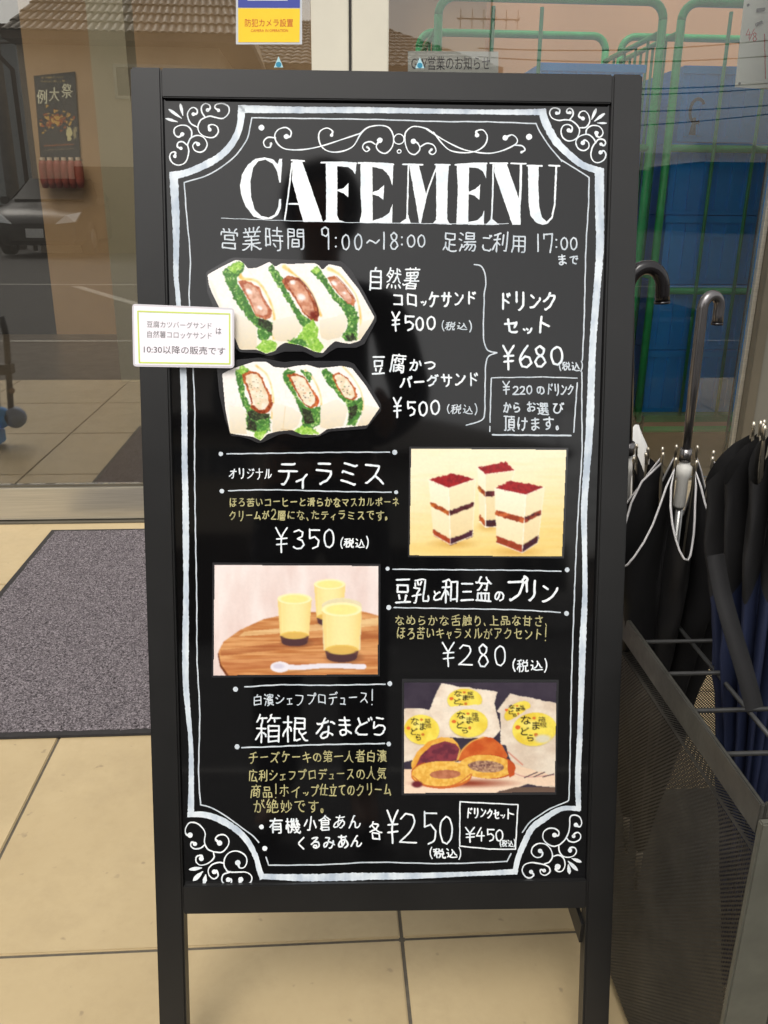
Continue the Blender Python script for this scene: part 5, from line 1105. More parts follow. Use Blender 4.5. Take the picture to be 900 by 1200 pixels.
# the room behind the glass
M_IFLOOR = speck('indoor_floor', (.09, .07, .05), .35, .12, 4, .05)
M_IBROWN = speck('brown_indoor_wall', (.33, .21, .11), .7, .06, 3, .1)
M_ICREAM = speck('beige_indoor_column', (.36, .31, .21), .7, .05, 3, .1)
M_IDARK = speck('dark_indoor_doorway', (.03, .026, .024), .7, .1, 3, 0)
M_IORANGE = speck('orange_indoor_wall', (.60, .33, .18), .7, .08, 2, .1)
link_mesh('indoor_floor', [(-4.4, YD+.08, .002), (4.4, YD+.08, .002), (4.4, 7.2, .002), (-4.4, 7.2, .002)], [(0, 1, 2, 3)], M_IFLOOR, shop)
for (x0, x1, y0, y1) in ((-4.5, 4.5, YD+.25, 3.15), (-4.5, 4.5, 6.9, 7.5), (-4.5, -3.6, 3.151, 6.899), (.1, .5, 3.151, 6.899), (3.9, 4.5, 3.151, 6.899)): MB().box((x0, y0, 2.8), (x1, y1, 2.95)).build('ceiling', M_CEIL, shop)
for x0, x1 in ((-3.599, .099), (.501, 3.899)):
    r_ = MB()
    for i in range(6): xx = x0+(x1-x0-.05)*i/5; r_.box((xx, 3.151, 2.82), (xx+.05, 6.899, 2.9))
    r_.build('added_roof_light', M_CREAM, shop)  # bars across unseen ceiling openings, added to brighten the room from above
xb = at(44, 200, 7.2).x
MB().box((xb, 7.2, 0), (4.4, 7.4, 2.8)).build('back_wall', M_IBROWN, shop)
MB().box((-4.5, 7.21, 0), (xb-.001, 7.4, 2.8)).build('doorway', M_IDARK, shop)
x0, x1 = at(111, 120, 5.2).x, at(153, 120, 5.2).x
MB().box((x0, 5.2, .003), (x1, 5.45, 2.8)).build('column', M_ICREAM, shop)
MB().box((-4.5, YD+.2501, -.04), (-4.4, 7.2, .9)).build('side_wall', M_IBROWN, shop); MB().box((4.4, YD+.2501, -.04), (4.5, 7.4, .3)).build('side_wall', M_IBROWN, shop)  # unseen side walls kept low, open above to admit daylight
MB().box((.9005, 5.2, .003), (4.4, 5.35, 2.8)).build('partition', M_IORANGE, shop)

# ------------------------------------------------------------------ things on and behind the glass
def plane_map(Y): return lambda x, y: np.array(at(x, y, Y))
def wsheet(pts, Y, th, name, mat, parent):
    vs = [at(x, y, Y) for x, y in pts]; n = len(vs); back = [v+Vector((0, th, 0)) for v in vs]
    return link_mesh(name, list(vs)+back, [tuple(range(n)), tuple(range(n, 2*n))[::-1]]+[((i+1) % n, i, n+i, n+(i+1) % n) for i in range(n)], mat, parent)
M_BLUEP = speck('blue_print', (.055, .075, .36), .4, .05, 10, 0); M_YELP = speck('yellow_print', (.90, .62, .03), .4, .05, 10, 0)
M_REDP = speck('red_orange_print', (.62, .10, .03), .4, .05, 10, 0); M_PALEP = speck('pale_grey_print', (.55, .58, .62), .4, .05, 10, 0)
GY = YD+.0195
st = empty('security_sticker', at(315, 30, GY), 'blue and yellow security camera sticker on the door glass above the menu board', 'sticker')
wsheet([(276.5,-14), (354,-14), (354,52), (276.5,52)], GY-.0006, .0004, 'sticker_film', M_PALEP, st)
wsheet([(279,-12), (351.5,-12), (351.5,9.2), (279,8.8)], GY-.0011, .0003, 'blue_field', M_BLUEP, st)
wsheet([(279,9.6), (351.5,10), (351,49.5), (279.2,49.5)], GY-.0011, .0003, 'yellow_field', M_YELP, st)
wsheet([(290,-8), (337,-8), (337,.8), (290,.8)], GY-.0016, .0003, 'grey_bar', M_PALEP, st)
printed_text('防犯カメラ設置', 287, 343.5, 22, 31.3, plane_map(GY-.0016), M_REDP, st); printed_text('CAMERA IN OPERATION', 294, 337.5, 34.2, 37.4, plane_map(GY-.0016), M_REDP, st)
M_CYAN = speck('pale_blue_print', (.42, .66, .72), .4, .05, 10, 0); M_TEAL = speck('teal_print', (.03, .24, .38), .4, .05, 10, 0)
for i, (x, y) in enumerate(((326.5, 73), (492, 74))):
    s = empty('triangle_sticker', at(x, y, GY), ['tiny pale blue triangle sticker on the left door glass, below the security sticker', 'tiny pale blue triangle sticker on the right door glass, just above the board'][i], 'sticker')
    wsheet([(x, y-7), (x+5.5, y+6), (x-5.5, y+6)], GY-.0006, .0004, 'triangle', M_CYAN, s); wsheet([(x+3.2*math.cos(a), y+2.6+3.2*math.sin(a)) for a in np.linspace(0, 5.8, 12)], GY-.0011, .0003, 'round_mark', M_TEAL, s)
# holiday notice taped inside
M_NOTICE = speck('grey_white_paper', (.85, .83, .78), .7, .05, 10, 0)
hn = empty('holiday_notice', at(531, 72, YD+.06), 'pale paper notice with dark lettering behind the glass, just above the board top', 'notice')
wsheet([(478,60), (584,60.5), (584,100), (478,100)], YD+.06, .0006, 'paper', M_NOTICE, hn)
printed_text('GW営業のお知らせ', 482, 574, 66, 82, plane_map(YD+.059), M_TEXT, hn)
# festival poster on the back wall
p = Print((0, 0), 1.0, (38, 83, 94, 190), .7)
dark = C(44,52,60)
p.paint(np.ones(p.x.shape, bool), dark, C(58,66,72), np.clip(fbm(p.x/12, p.y/12), 0, 1))
for y, a, b in ((91, 49, 73), (95.5, 48, 76)): p.line([(a, y), (b, y-.6)], 1.8, C(150,130,90), dark, size=1.5)
for ch, x0, y0 in (('例', 43, 104), ('大', 57, 101), ('祭', 72, 97)): p.kana(ch, x0, y0, x0+13, y0+18, 1.3, C(200,196,170))
p.warp(3, 4)
for _ in range(70): p.ell(65+rng.normal(0, 7), 142+rng.normal(0, 7), 1.6, 1.3, C(190,150,80) if rng.random() < .5 else C(150,80,50))
p.ell(81, 156, 3, 8, C(196,186,140)); p.ell(88, 155, 2, 7, C(150,140,110)); p.flat(); p.line([(52,171), (86,169)], 1.5, C(130,80,60)); p.line([(52,176), (86,174)], 1, C(110,100,90))
po = empty('festival_poster', at(66, 136, 7.19), 'dark blue festival poster with gold lettering on the indoor wall, seen through the left glass', 'poster')
def atY_arr(Y):
    def f(px, py, off):
        d = _fw*F_PX + np.multiply.outer(px-450, _rt) + np.multiply.outer(600-py, _up); return EYE+d*(Y/d[..., 1])[..., None]
    return f
wsheet([(39.4,88.9), (88.2,83.6), (94.6,187), (47.4,188.2)], 7.19, .002, 'poster_sheet', M_IDARK, po)
p.build(0, M_PRINT, po, outline=[(40,89.6), (87.6,84.2), (94,186.6), (48,187.6)], k=.9, mapper=atY_arr(7.186), name='printed_face')
M_LANT = speck('red_lantern_paper', (.20, .035, .02), .6, .2, 30, 0); M_LANW = speck('cream_lantern_band', (.5, .4, .3), .6, .1, 30, 0)
lb = empty('lantern_row', at(70, 203, 7.15), 'row of six small red paper lanterns hanging below the dark festival poster', 'lanterns')
for i in range(6):
    c = at(51.5+i*8.3, 202.5, 7.13); l = MB().lathe([(.006, -.11), (.022, -.105), (.032, -.06), (.034, 0), (.032, .06), (.022, .085), (.006, .09)], c, 12).build('lantern', M_LANT, lb, True)
    MB().lathe([(.018, .0865), (.018, .108)], c, 12).build('lantern_cap', M_LANW, l)
a = at(46, 188, 7.13); b = at(97, 187.5, 7.13); MB().tube([a, b], .004, 6).build('string', M_IDARK, lb)
# ------------------------------------------------------------------ roll cages and blue crates behind the right-hand glass
M_GREEN = speck('green_painted_tube', (.03, .42, .13), .35, .15, 20, .1); M_GREEND = speck('dark_green_painted_tube', (.02, .28, .11), .4, .15, 20, .1)
m = Mat('blue_plastic', (.014, .15, .52), .35); f = m.noise(4, 4); m.color(m.ramp(f, [(.3, (.016, .28, .78)), (.7, (.03, .36, .9))])); m.rough(m.noise(20, 3), .28, .5); M_BLUE = m.m
M_RUBW = speck('black_caster_rubber', (.02, .02, .02), .6, .1, 30, .1)
def roll_cage(x0, x1, y0, y1, H_, label, xs_front, rails):
    c = empty('roll_cage', ((x0+x1)/2, (y0+y1)/2, 0), label, 'roll cage', 'green roll cages behind the right-hand glass')
    z0 = .17
    for x in (x0, x1):
        for y in (y0, y1):
            MB().tube([(x, y, z0), (x, y, H_-.06)], .016, 10).build('upright', M_GREEN, c, True)
            k = MB(); k.lathe([(.05, -.015), (.055, -.01), (.055, .01), (.05, .015)], (x, y, .056), 16, 'X'); w_ = k.build('caster', M_RUBW, c, True)
            MB().box((x-.024, y-.02, .10), (x-.018, y+.02, z0)).box((x+.018, y-.02, .10), (x+.024, y+.02, z0)).box((x-.0179, y-.02, .128), (x+.0179, y+.02, .134)).build('caster_fork', M_STEEL, w_)
    for y in (y0, y1):
        k = MB(); arc = [(x0, y, H_-.06)]+[(x0+.06*(1-math.cos(t)), y, H_-.06+.06*math.sin(t)) for t in np.linspace(.2, math.pi/2, 6)]+[(x1-.06*(1-math.cos(t)), y, H_-.06+.06*math.sin(t)) for t in np.linspace(math.pi/2, .2, 6)]+[(x1, y, H_-.06)]
        k.tube(arc, .016, 10); k.build('top_hoop', M_GREEN, c, True)
    for x in (x0, x1):
        for z in (z0, .75, H_-.1): MB().tube([(x, y0, z), (x, y1, z)], .011, 8).build('side_rail', M_GREEN, c, True)
        for i in range(1, 5):
            y = y0+(y1-y0)*i/5; MB().tube([(x, y, z0), (x, y, H_-.1)], .006, 6).build('side_bar', M_GREEND, c, True)
    for z in rails: MB().tube([(x0, y0, z), (x1, y0, z)], .014, 8).build('front_rail', M_GREEN, c, True)
    for x in xs_front: MB().tube([(x, y0-.012, z0), (x, y0-.012, H_-.03)], .0075, 8).build('front_bar', M_GREEND, c, True)
    MB().box((x0, y0, z0-.03), (x1, y1, z0), None, .004).build('base_deck', M_GREEND, c)
    return c
CY = 3.55
xa, xb2, xc, xd = at(749, 290, CY).x, at(769, 290, CY).x, at(819, 300, CY).x, at(864, 300, CY).x
zt, zm, zl = at(800, 174, CY).z, at(800, 341, CY).z, at(800, 503, CY).z
roll_cage(xb2, xb2+1.34, CY, 4.25, 1.735, 'green roll cage full of blue crates behind the right-hand glass', [xc, xd, 2.1], [zt, zm, zl])
roll_cage(.42, xa, CY, 4.25, 1.735, 'green roll cage of blue crates half hidden by the menu board', [.62, .8], [zt, zm, zl])
def crate():
    c = empty('crate', (0, 0, 0), 'blue plastic crate', 'crate')
    k = MB(); w_, d_, h_ = .40, .60, .27; t = .012
    k.box((-w_/2, -d_/2, 0), (w_/2, d_/2, t)); k.box((-w_/2, -d_/2, t), (-w_/2+t, d_/2, h_)); k.box((w_/2-t, -d_/2, t), (w_/2, d_/2, h_))
    k.box((-w_/2+t, -d_/2, t), (w_/2-t, -d_/2+t, h_)); k.box((-w_/2+t, d_/2-t, t), (w_/2-t, d_/2, h_)); k.build('crate_body', M_BLUE, c)
    k = MB(); k.box((-w_/2-.008, -d_/2-.008, h_-.03), (w_/2+.008, -d_/2-.0003, h_-.001), None, .002).box((-w_/2-.008, d_/2+.0003, h_-.03), (w_/2+.008, d_/2+.008, h_-.001)); k.build('rim', M_BLUE, c)
    for x in np.linspace(-w_/2+.03, w_/2-.03, 7): MB().box((x-.006, -d_/2-.009, .02), (x+.006, -d_/2-.0003, h_-.031)).build('rib', M_BLUE, c)
    MB().box((-.06, -d_/2-.007, h_-.09), (.06, -d_/2-.0003, h_-.065), None, .003).build('handle', M_BLUE, c)
    return c
c0 = crate(); first = True
cols = [(xa-.24, 'left'), (xb2+.245, 'a'), (xb2+.67, 'b'), (xb2+1.095, 'c')]
names = {'left': 'inside the half hidden left-hand cage', 'a': 'left column of the right-hand cage', 'b': 'middle column of the right-hand cage', 'c': 'rightmost column of the right-hand cage'}
lev = ['lowest', 'second from the floor', 'third from the floor', 'fourth from the floor', 'topmost']
for x, kx in cols:
    for j in range(5):
        c = c0 if first else copy_tree(c0); first = False
        c.location = (x+rng.normal(0, .006), CY+.36, .172+j*.273); c.rotation_euler = (0, 0, rng.normal(0, .01))
        c['label'] = f'blue crate, {lev[j]}, {names[kx]}'; c['category'] = 'crate'; c['group'] = 'blue crates in the roll cages'
# note board hanging on the cage
M_NOTE = speck('white_note_card', (.85, .86, .78), .35, .03, 10, 0); M_BLKC = speck('black_clip', (.02, .02, .02), .4, .1, 20, 0)
M_INKR = speck('red_marker', (.60, .06, .05), .4, .05, 20, 0)
nb = empty('note_board', at(890, 50, 3.0), 'white card with red handwriting and black clips hanging behind the right glass', 'note')
wsheet([(874.5,-20), (960,-16), (953,108), (861.5,102)], 3.0, .003, 'card', M_NOTE, nb)
tm = lambda x, y, o: np.array(at(x, y, 2.998-o))
k = Ink(off=0, mapper=tm); k.glyph('4', 874, 34, 880, 45, 1.0); k.stroke([(884,34),(878,47)], .9); k.glyph('8', 882, 38, 887, 48, 1.0); k.stroke([(896,40),(897,92)], 1.3); k.build('handwriting', M_INKR, nb)
for a, b in (((887,12),(896,11)), ((886,29),(893,26))): MB().tube([at(a[0], a[1], 2.992), at(b[0], b[1], 2.992)], .005, 8).build('clip', M_BLKC, nb)
for x, y in ((866.5,98), (876.5,6)): MB().lathe([(.004, -.003), (.004, 0)], at(x, y, 2.999), 10, 'Y').build('rivet', M_BLKC, nb)
# black bag hook hanging on the cage bar
M_TAR = speck('black_handle', (.02, .022, .026), .35, .1, 20, 0)
hk = MB(); cc = at(817, 130, CY-.03); hk.tube([cc+Vector((.028*math.cos(t), 0, .042*math.sin(t))) for t in np.linspace(.6, 5.2, 14)], .006, 8); hk.tube([at(814, 138, CY-.03), at(811, 158, CY-.03)], [.006, .014], 8)
tag(hk.build('bag_hook', M_TAR, None, True), 'small black ring and hook hanging on the green cage bar', 'hook')
# folding trolley out of frame at the left, seen in the door glass
M_TROL = speck('black_trolley_tube', (.008, .008, .008), .4, .1, 20, 0); M_GB = speck('grey_blue_plastic', (.22, .30, .46), .45, .08, 10, .05); M_TAN = speck('tan_grip', (.25, .15, .07), .6, .1, 20, 0)
P = lambda x, y, D=3.75: mir(x, y, D)
fz = P(6, 514); fz.z = 0
tr = empty('trolley', fz, 'black folding trolley with blue wheels, mirrored at the far left of the glass', 'trolley')
for dx in (0, -16):
    MB().tube([P(-3+dx, 372), P(3+dx, 395), P(6+dx, 440), P(9+dx, 486)], .014, 8).build('frame_tube', M_TROL, tr, True)
    c = P(14+dx*1.1, 492); MB().lathe([(.012, -.02), (.040, -.02), (.047, -.01), (.047, .01), (.040, .02), (.012, .02)], c, 24, 'Y').build('wheel', M_GB if dx == 0 else M_BLUE, tr, True)
a_, b_ = P(-30, 500), P(2, 520); MB().box((min(a_.x, b_.x), a_.y-.02, .012), (max(a_.x, b_.x), a_.y+.10, .07), None, .004).build('foot_plate', M_BLUE, tr)
a_, b_ = P(-28, 440), P(11, 428); MB().box((a_.x, a_.y-.02, min(a_.z, b_.z)), (b_.x, a_.y+.04, max(a_.z, b_.z)), None, .003).build('tray', M_TROL, tr)
MB().ball(P(9, 460), .016).build('grip', M_TAN, tr, True)
# ------------------------------------------------------------------ umbrella stand
M_RACK = speck('worn_black_steel', (.06, .058, .05), .42, .3, 35, .25, .3); M_ROD = speck('black_steel_rod', (.035, .035, .034), .4, .25, 60, .15, .2)
m = Mat('perforated_steel', (.05, .044, .036), .5, .3)
sp = m.n('ShaderNodeSeparateXYZ'); m.l(m.tc.outputs['Object'], sp.inputs[0])
K = 2*math.pi/.0054
a = m.math('SINE', m.math('MULTIPLY', m.math('ADD', sp.outputs['Y'], sp.outputs['X']), K)); b = m.math('SINE', m.math('MULTIPLY', sp.outputs['Z'], K))
hole = m.math('GREATER_THAN', m.math('MULTIPLY', a, b), .30)
trn = m.n('ShaderNodeBsdfTransparent'); mx = m.n('ShaderNodeMixShader'); m.l(hole, mx.inputs[0]); m.l(m.b.outputs[0], mx.inputs[1]); m.l(trn.outputs[0], mx.inputs[2]); m.l(mx.outputs[0], m.out.inputs['Surface'])
f = m.noise(14, 5, .65); m.color(m.ramp(f, [(.35, (.024, .021, .017)), (.62, (.045, .040, .032)), (.8, (.09, .083, .072))])); M_PERF = m.m
M_POST = speck('grey_green_painted_post', (.095, .095, .076), .5, .15, 30, .15, .1)
rk = empty('umbrella_stand', (.6, .93, 0), 'black steel umbrella stand with wire grid top and perforated panels, right of the board', 'umbrella stand')
rx0, rx1, ry0, ry1, rz = .3765, 1.90, .603, 1.27, .522  # unseen right part extended to block the bright paving mirrored in the glass
for x in (rx0, rx1-.005): MB().box((x, ry0, rz-.031), (x+.005, ry1, rz+.002), None, .0012).build('top_rail', M_RACK, rk)
for y in (ry0, ry1-.005): MB().box((rx0+.0055, y, rz-.031), (rx1-.0055, y+.005, rz+.002), None, .0012).build('top_rail', M_RACK, rk)
yy = 1.385
for i in range(-4, 6):
    y = .989-.076*i
    if ry0+.014 < y < ry1-.014: MB().tube([(rx0+.006, y, rz-.004), (rx1-.006, y, rz-.004)], .0026, 8).build('grid_rod', M_ROD, rk, True)
for i in range(20):
    x = .444+.076*i
    if x < rx1-.01: MB().tube([(x, ry0+.006, rz-.0085), (x, ry1-.006, rz-.0085)], .0026, 8).build('grid_rod', M_ROD, rk, True)
for (x, y) in ((rx0-.001, ry0-.009), (rx1-.043, ry0-.009), (rx0-.001, ry1+.002), (rx1-.043, ry1+.002)):
    MB().box((x, y, .001), (x+.044, y+.008, rz-.012), None, .0015).build('post', M_POST, rk)
for x, o in ((rx0+.002, 1), (rx1-.004, -1)):
    link_mesh('perforated_panel', [(x, ry0+.001, .02), (x, ry1-.001, .02), (x, ry1-.001, .469), (x, ry0+.001, .469)], [(0, 1, 2, 3)], M_PERF, rk)
    link_mesh('panel_flange', [(x, ry0+.001, .4695), (x, ry1-.001, .4695), (x+o*.014, ry1-.001, .472), (x+o*.014, ry0+.001, .472)], [(0, 1, 2, 3)], M_PERF, rk)
for y in (ry0+.002, ry1-.002): link_mesh('perforated_panel', [(rx0+.003, y, .02), (rx1-.005, y, .02), (rx1-.005, y, .469), (rx0+.003, y, .469)], [(0, 1, 2, 3)], M_PERF, rk)
link_mesh('drip_tray', [(rx0+.003, ry0+.003, .02), (rx1-.005, ry0+.003, .02), (rx1-.005, ry1-.003, .02), (rx0+.003, ry1-.003, .02)], [(0, 1, 2, 3)], M_RACK, rk)

m = Mat('black_umbrella_cloth', (.008, .008, .008), .65, 0, .25);  m.bump(m.noise(500, 2), .2, .0005); m.color(m.ramp(m.noise(9, 4), [(.3, (.006, .0058, .006)), (.7, (.013, .0125, .013))])); M_CLB = m.m
m = Mat('navy_umbrella_cloth', (.02, .028, .085), .6, 0, .35);  m.bump(m.noise(500, 2), .2, .0005); m.color(m.ramp(m.noise(9, 4), [(.3, (.007, .010, .028)), (.7, (.012, .018, .048))])); M_CLN = m.m
M_CORD = speck('pale_grey_piping', (.50, .49, .49), .6, .1, 80, .1); M_WPL = speck('white_plastic', (.62, .61, .57), .35, .05, 20, .05)
M_CHR = speck('dark_chromed_handle', (.20, .19, .19), .22, .2, 8, .03, .85); M_CHR2 = speck('dark_polished_handle', (.012, .010, .011), .16, .2, 10, .02, 0); M_TIP = speck('nickel_rib_tip', (.5, .45, .36), .3, .1, 40, 0, .9)
def umbrella(base, top_dir, L_, hook, label, cloth, lower=None, split=.0, hem_z=.62, sag=.13, lobe=.085, rib_r=.045, cord=True, handle=M_CHR, folds=8, phase=0.0, hook_ang=0.0, apex=.08, strap=None, tube_r=.0085):
    u = empty('umbrella', base, label, 'umbrella')
    d = Vector(top_dir).normalized(); x = d.cross(Vector((0, 1, 0))).normalized(); x = -x if x.x < 0 else x; y = d.cross(x); base = Vector(base)
    W_ = lambda a, b, c: base + x*a + y*b + d*c
    n = folds*14; rows = 26
    def surf(th, t):
        s_ = abs(math.sin(th*folds/2)); zt = hem_z - sag*s_**1.15*(1+.25*math.sin(th*1.0+phase))
        z = apex+(zt-apex)*t; rr = (.008+(rib_r-.008)*t); lb = lobe*(t**1.15)*(s_**.8)*(1+.3*math.sin(th*2+1.3+phase)); r = rr+lb
        tw = .35*s_*t+.05*math.sin(t*9+th*3); a = th+tw*.5
        wr = (.0035*math.sin(t*14+th*9)+.0022*math.sin(t*31-th*17)+.0016*math.sin(t*53+th*29))*t
        return W_((r+wr)*math.cos(a), (r+wr)*math.sin(a), z)
    def patch(t0, t1, k0, k1, mat, name):
        vs = []; fs = []
        for i in range(k0, k1+1):
            t = t0+(t1-t0)*(i-k0)/(k1-k0)
            for j in range(n): vs.append(surf(2*math.pi*j/n+phase, t))
        for i in range(k1-k0):
            for j in range(n): fs.append((i*n+j, i*n+(j+1) % n, (i+1)*n+(j+1) % n, (i+1)*n+j))
        return link_mesh(name, vs, fs, mat, u, True)
    if lower:
        ts = split; patch(0.0, ts, 0, 16, lower, 'canopy_lower_cloth'); can = patch(ts, 1, 0, 14, cloth, 'canopy')
    else: can = patch(0, 1, 0, rows, cloth, 'canopy')
    if cord:
        k = MB(); k.tube([surf(2*math.pi*j/n+phase, 1.0) for j in range(n)], .0014, 6, closed=True); k.build('hem_piping', M_CORD, can, True)
    for f_ in range(folds):
        th = 2*math.pi*f_/folds; a = th+phase if False else th
        p = surf(a, 1.0) if True else None
        MB().tube([p-d*.003, p+d*.007, p+d*.009, p+d*.0135], [.0016, .0018, .0024, .0016], 8).build('rib_tip', M_TIP, u, True)
        MB().tube([W_(.006, 0, apex+.02), p], .0016, 5).build('rib', M_TIP, u)
    MB().tube([W_(0, 0, 0), W_(0, 0, apex+.01)], [.003, .006], 8).build('ferrule', M_TIP, u, True)
    MB().tube([W_(0, 0, apex), W_(0, 0, hook[0])], .005, 8).build('shaft', M_STEEL, u, True)
    MB().lathe([(.005, -.05), (.0075, -.045), (.007, -.01), (.0095, -.005), (.0095, .006), (.0065, .009), (.006, .02)], W_(0, 0, hem_z-.012), 14).build('runner', M_WPL, u, True)
    h0, h1, hr = hook; ca, sa = math.cos(hook_ang), math.sin(hook_ang)
    pts = [W_(0, 0, h0), W_(0, 0, (h0+h1)/2), W_(0, 0, h1)]+[W_(hr*(1-math.cos(t))*ca, hr*(1-math.cos(t))*sa, h1+hr*math.sin(t)*1.1) for t in np.linspace(.25, math.pi, 13)]
    e1 = pts[-1]; pts += [e1-d*.009, e1-d*.018]
    hd = MB().tube(pts, [tube_r*.8]+[tube_r]*(len(pts)-2)+[tube_r*1.05], 14).build('handle', handle, u, True)
    MB().tube([e1-d*.0182, e1-d*.021], tube_r*1.12, 14).build('end_cap', M_CHR2, hd, True); MB().tube([W_(0, 0, h0-.012), W_(0, 0, h0+.004)], tube_r*1.15, 14).build('collar', M_CHR, hd, True)
    if strap:
        vs = []; pp = catmull(strap, .01); 
        for i, q in enumerate(pp):
            t = Vector(pp[min(i+1, len(pp)-1)]-pp[max(i-1, 0)]).normalized(); s_ = t.cross(Vector((.2, -1, .3))).normalized()
            for o in (-.5, .5):
                for dz in (0, .0012): vs.append(Vector(q)+s_*o*.021+Vector((0, -dz, 0)))
        fs = []
        for i in range(len(pp)-1):
            a = i*4; b = a+4; fs += [(a, a+2, b+2, b), (a+1, b+1, b+3, a+3), (a, b, b+1, a+1), (a+2, a+3, b+3, b+2)]
        link_mesh('strap', vs, fs, cloth, u, True)
    return u
UY = 1.0
b1 = Vector((.462, UY+.02, .03)); t1 = at(805, 520, UY)
umbrella(b1, t1-b1, .9, (.705, .880, .0125), 'black umbrella with pale piping and a dark metal crook handle, middle of the stand', M_CLB, hem_z=.692, sag=.125, lobe=.056, rib_r=.032, phase=.0, hook_ang=.35, tube_r=.0064)
b2 = Vector((.475, 1.10, .03)); t2 = at(735, 330, 1.06)
umbrella(b2, t2-b2, .9, (.70, .900, .023), 'black umbrella leaning left, its dark curved handle showing beside the board', M_CLB, hem_z=.68, sag=.09, lobe=.040, rib_r=.025, cord=False, handle=M_CHR2, phase=.4, hook_ang=.1, tube_r=.0088)
b3 = Vector((.505, .80, .03)); t3 = at(918, 500, .86)
umbrella(b3, t3-b3, .9, (.80, .93, .022), 'black and navy blue umbrella at the right edge of the photo', M_CLB, lower=M_CLN, split=.80, hem_z=.765, sag=.05, lobe=.042, rib_r=.025, cord=False, folds=16, phase=.2, hook_ang=.3, apex=.05, tube_r=.006,
         strap=[at(838, 650, .80), at(845, 690, .785), at(857, 735, .765), at(872, 785, .745), at(884, 830, .73)])
# white carrier bag behind the stand, by the glass
nx, ny = 18, 22; vs = []
bg_ = MB(); c = at(742, 540, 1.95)
for i in range(ny):
    for j in range(nx):
        th = 2*math.pi*j/nx; t = i/(ny-1); r = .035*math.sin(math.pi*min(1, t*.8+.16))*(1+.3*math.sin(th*3+t*5)+.15*math.sin(th*7-t*9))
        vs.append((c.x+r*math.cos(th)*.9, c.y+r*math.sin(th)*.6, c.z-.09+.18*t))
fs = [(i*nx+j, i*nx+(j+1) % nx, (i+1)*nx+(j+1) % nx, (i+1)*nx+j) for i in range(ny-1) for j in range(nx)]
m = Mat('thin_white_plastic_film', (.6, .6, .58), .3); M_FILM = m.m
tag(link_mesh('plastic_bag', vs, fs, M_FILM, None, True), 'crumpled white plastic bag tied behind the umbrellas, beside the board edge', 'plastic bag')
# ------------------------------------------------------------------ the street behind the viewer, which the glass and the gloss board mirror
M_PLAST = speck('beige_render', (.74, .62, .47), .85, .06, 2, .15); M_DADO = speck('brown_wainscot', (.13, .085, .05), .7, .12, 3, .1); M_RTILE = speck('grey_brown_roof_tile', (.17, .14, .105), .5, .25, 6, .2)
M_GREYB = speck('blue_grey_cladding', (.32, .35, .37), .7, .06, 2, .1); M_WOODF = speck('dark_fascia_wood', (.09, .06, .04), .7, .2, 5, .1); M_PALEW = speck('pale_house_wall', (.60, .58, .53), .85, .05, 2, .1)
M_WINDOW = Mat('dark_window_glass', (.02, .025, .03), .08, 0, .8).m; M_PANE = M_WINDOW
def tiled_slope(p00, p10, p01, p11, nw, nr, parent, amp=.035, step=.03):
    """pantile slope: eave p00..p10, ridge p01..p11"""
    p00, p10, p01, p11 = map(Vector, (p00, p10, p01, p11)); nrm = (p10-p00).cross(p01-p00).normalized(); nrm = -nrm if nrm.z < 0 else nrm
    vs = []; fs = []; nx = nw*6+1
    for r in range(nr):
        for e in (0, 1):
            t = (r+e)/nr
            for i in range(nx):
                s_ = i/(nx-1); p = (p00*(1-s_)+p10*s_)*(1-t)+(p01*(1-s_)+p11*s_)*t
                vs.append(p+nrm*(amp*abs(math.sin(math.pi*s_*nw))+(step if e == 0 else 0)))
    for r in range(2*nr-1):
        for i in range(nx-1): a = r*nx+i; fs.append((a, a+1, a+nx+1, a+nx))
    o = link_mesh('roof_tiles', vs, fs, M_RTILE, parent); tag(o, kind='stuff'); return o
def window(parent, x0, x1, z0, z1, y):
    f = MB(); t = .06
    f.box((x0, y-.04, z0), (x1, y+.05, z0+t)).box((x0, y-.04, z1-t), (x1, y+.05, z1)).box((x0, y-.04, z0+t), (x0+t, y+.05, z1-t)).box((x1-t, y-.04, z0+t), (x1, y+.05, z1-t)).box(((x0+x1)/2-t/2, y-.03, z0+t), ((x0+x1)/2+t/2, y+.045, z1-t))
    f = f.build('window', M_ALU, parent); MB().box((x0+t, y-.01, z0+t), (x1-t, y+.01, z1-t)).build('pane', M_WINDOW, f)
# the big beige house
D = 20.0; a = mir(18, 50, D); b = mir(256, 50, D); hy = a.y; ez = a.z
h = empty('house', ((a.x+b.x)/2, hy-3, 0), 'beige rendered house with a wavy tiled roof and a brown lower wall', 'house')
wz = mir(100, 195, D).z
MB().box((a.x, hy-6, -.05), (b.x, hy, ez)).build('wall', M_PLAST, h)
MB().box((a.x+.9, hy-.03, -.05), (b.x+.03, hy+.04, wz)).build('wainscot', M_DADO, h)
window(h, a.x+1.9, a.x+3.7, ez-1.0, ez-.35, hy+.02)
MB().box((b.x-1.6, hy-.02, .0), (b.x-.4, hy+.05, 2.0)).build('door', M_WOODF, h)
o = .7; rf = MB().box((a.x-.05, hy-6.6, ez-.02), (b.x+o, hy+o, ez+.12)).build('roof', M_WOODF, h)
rz_ = ez+3.3; tiled_slope((a.x-.05, hy+o+.05, ez+.1), (b.x+o, hy+o+.05, ez+.1), (a.x+2.2, hy-3, rz_), (b.x-.3, hy-3, rz_), 30, 16, rf)
tiled_slope((a.x-.05, hy-6.6, ez+.1), (b.x+o, hy-6.6, ez+.1), (a.x+2.2, hy-3, rz_), (b.x-.3, hy-3, rz_), 30, 16, rf)
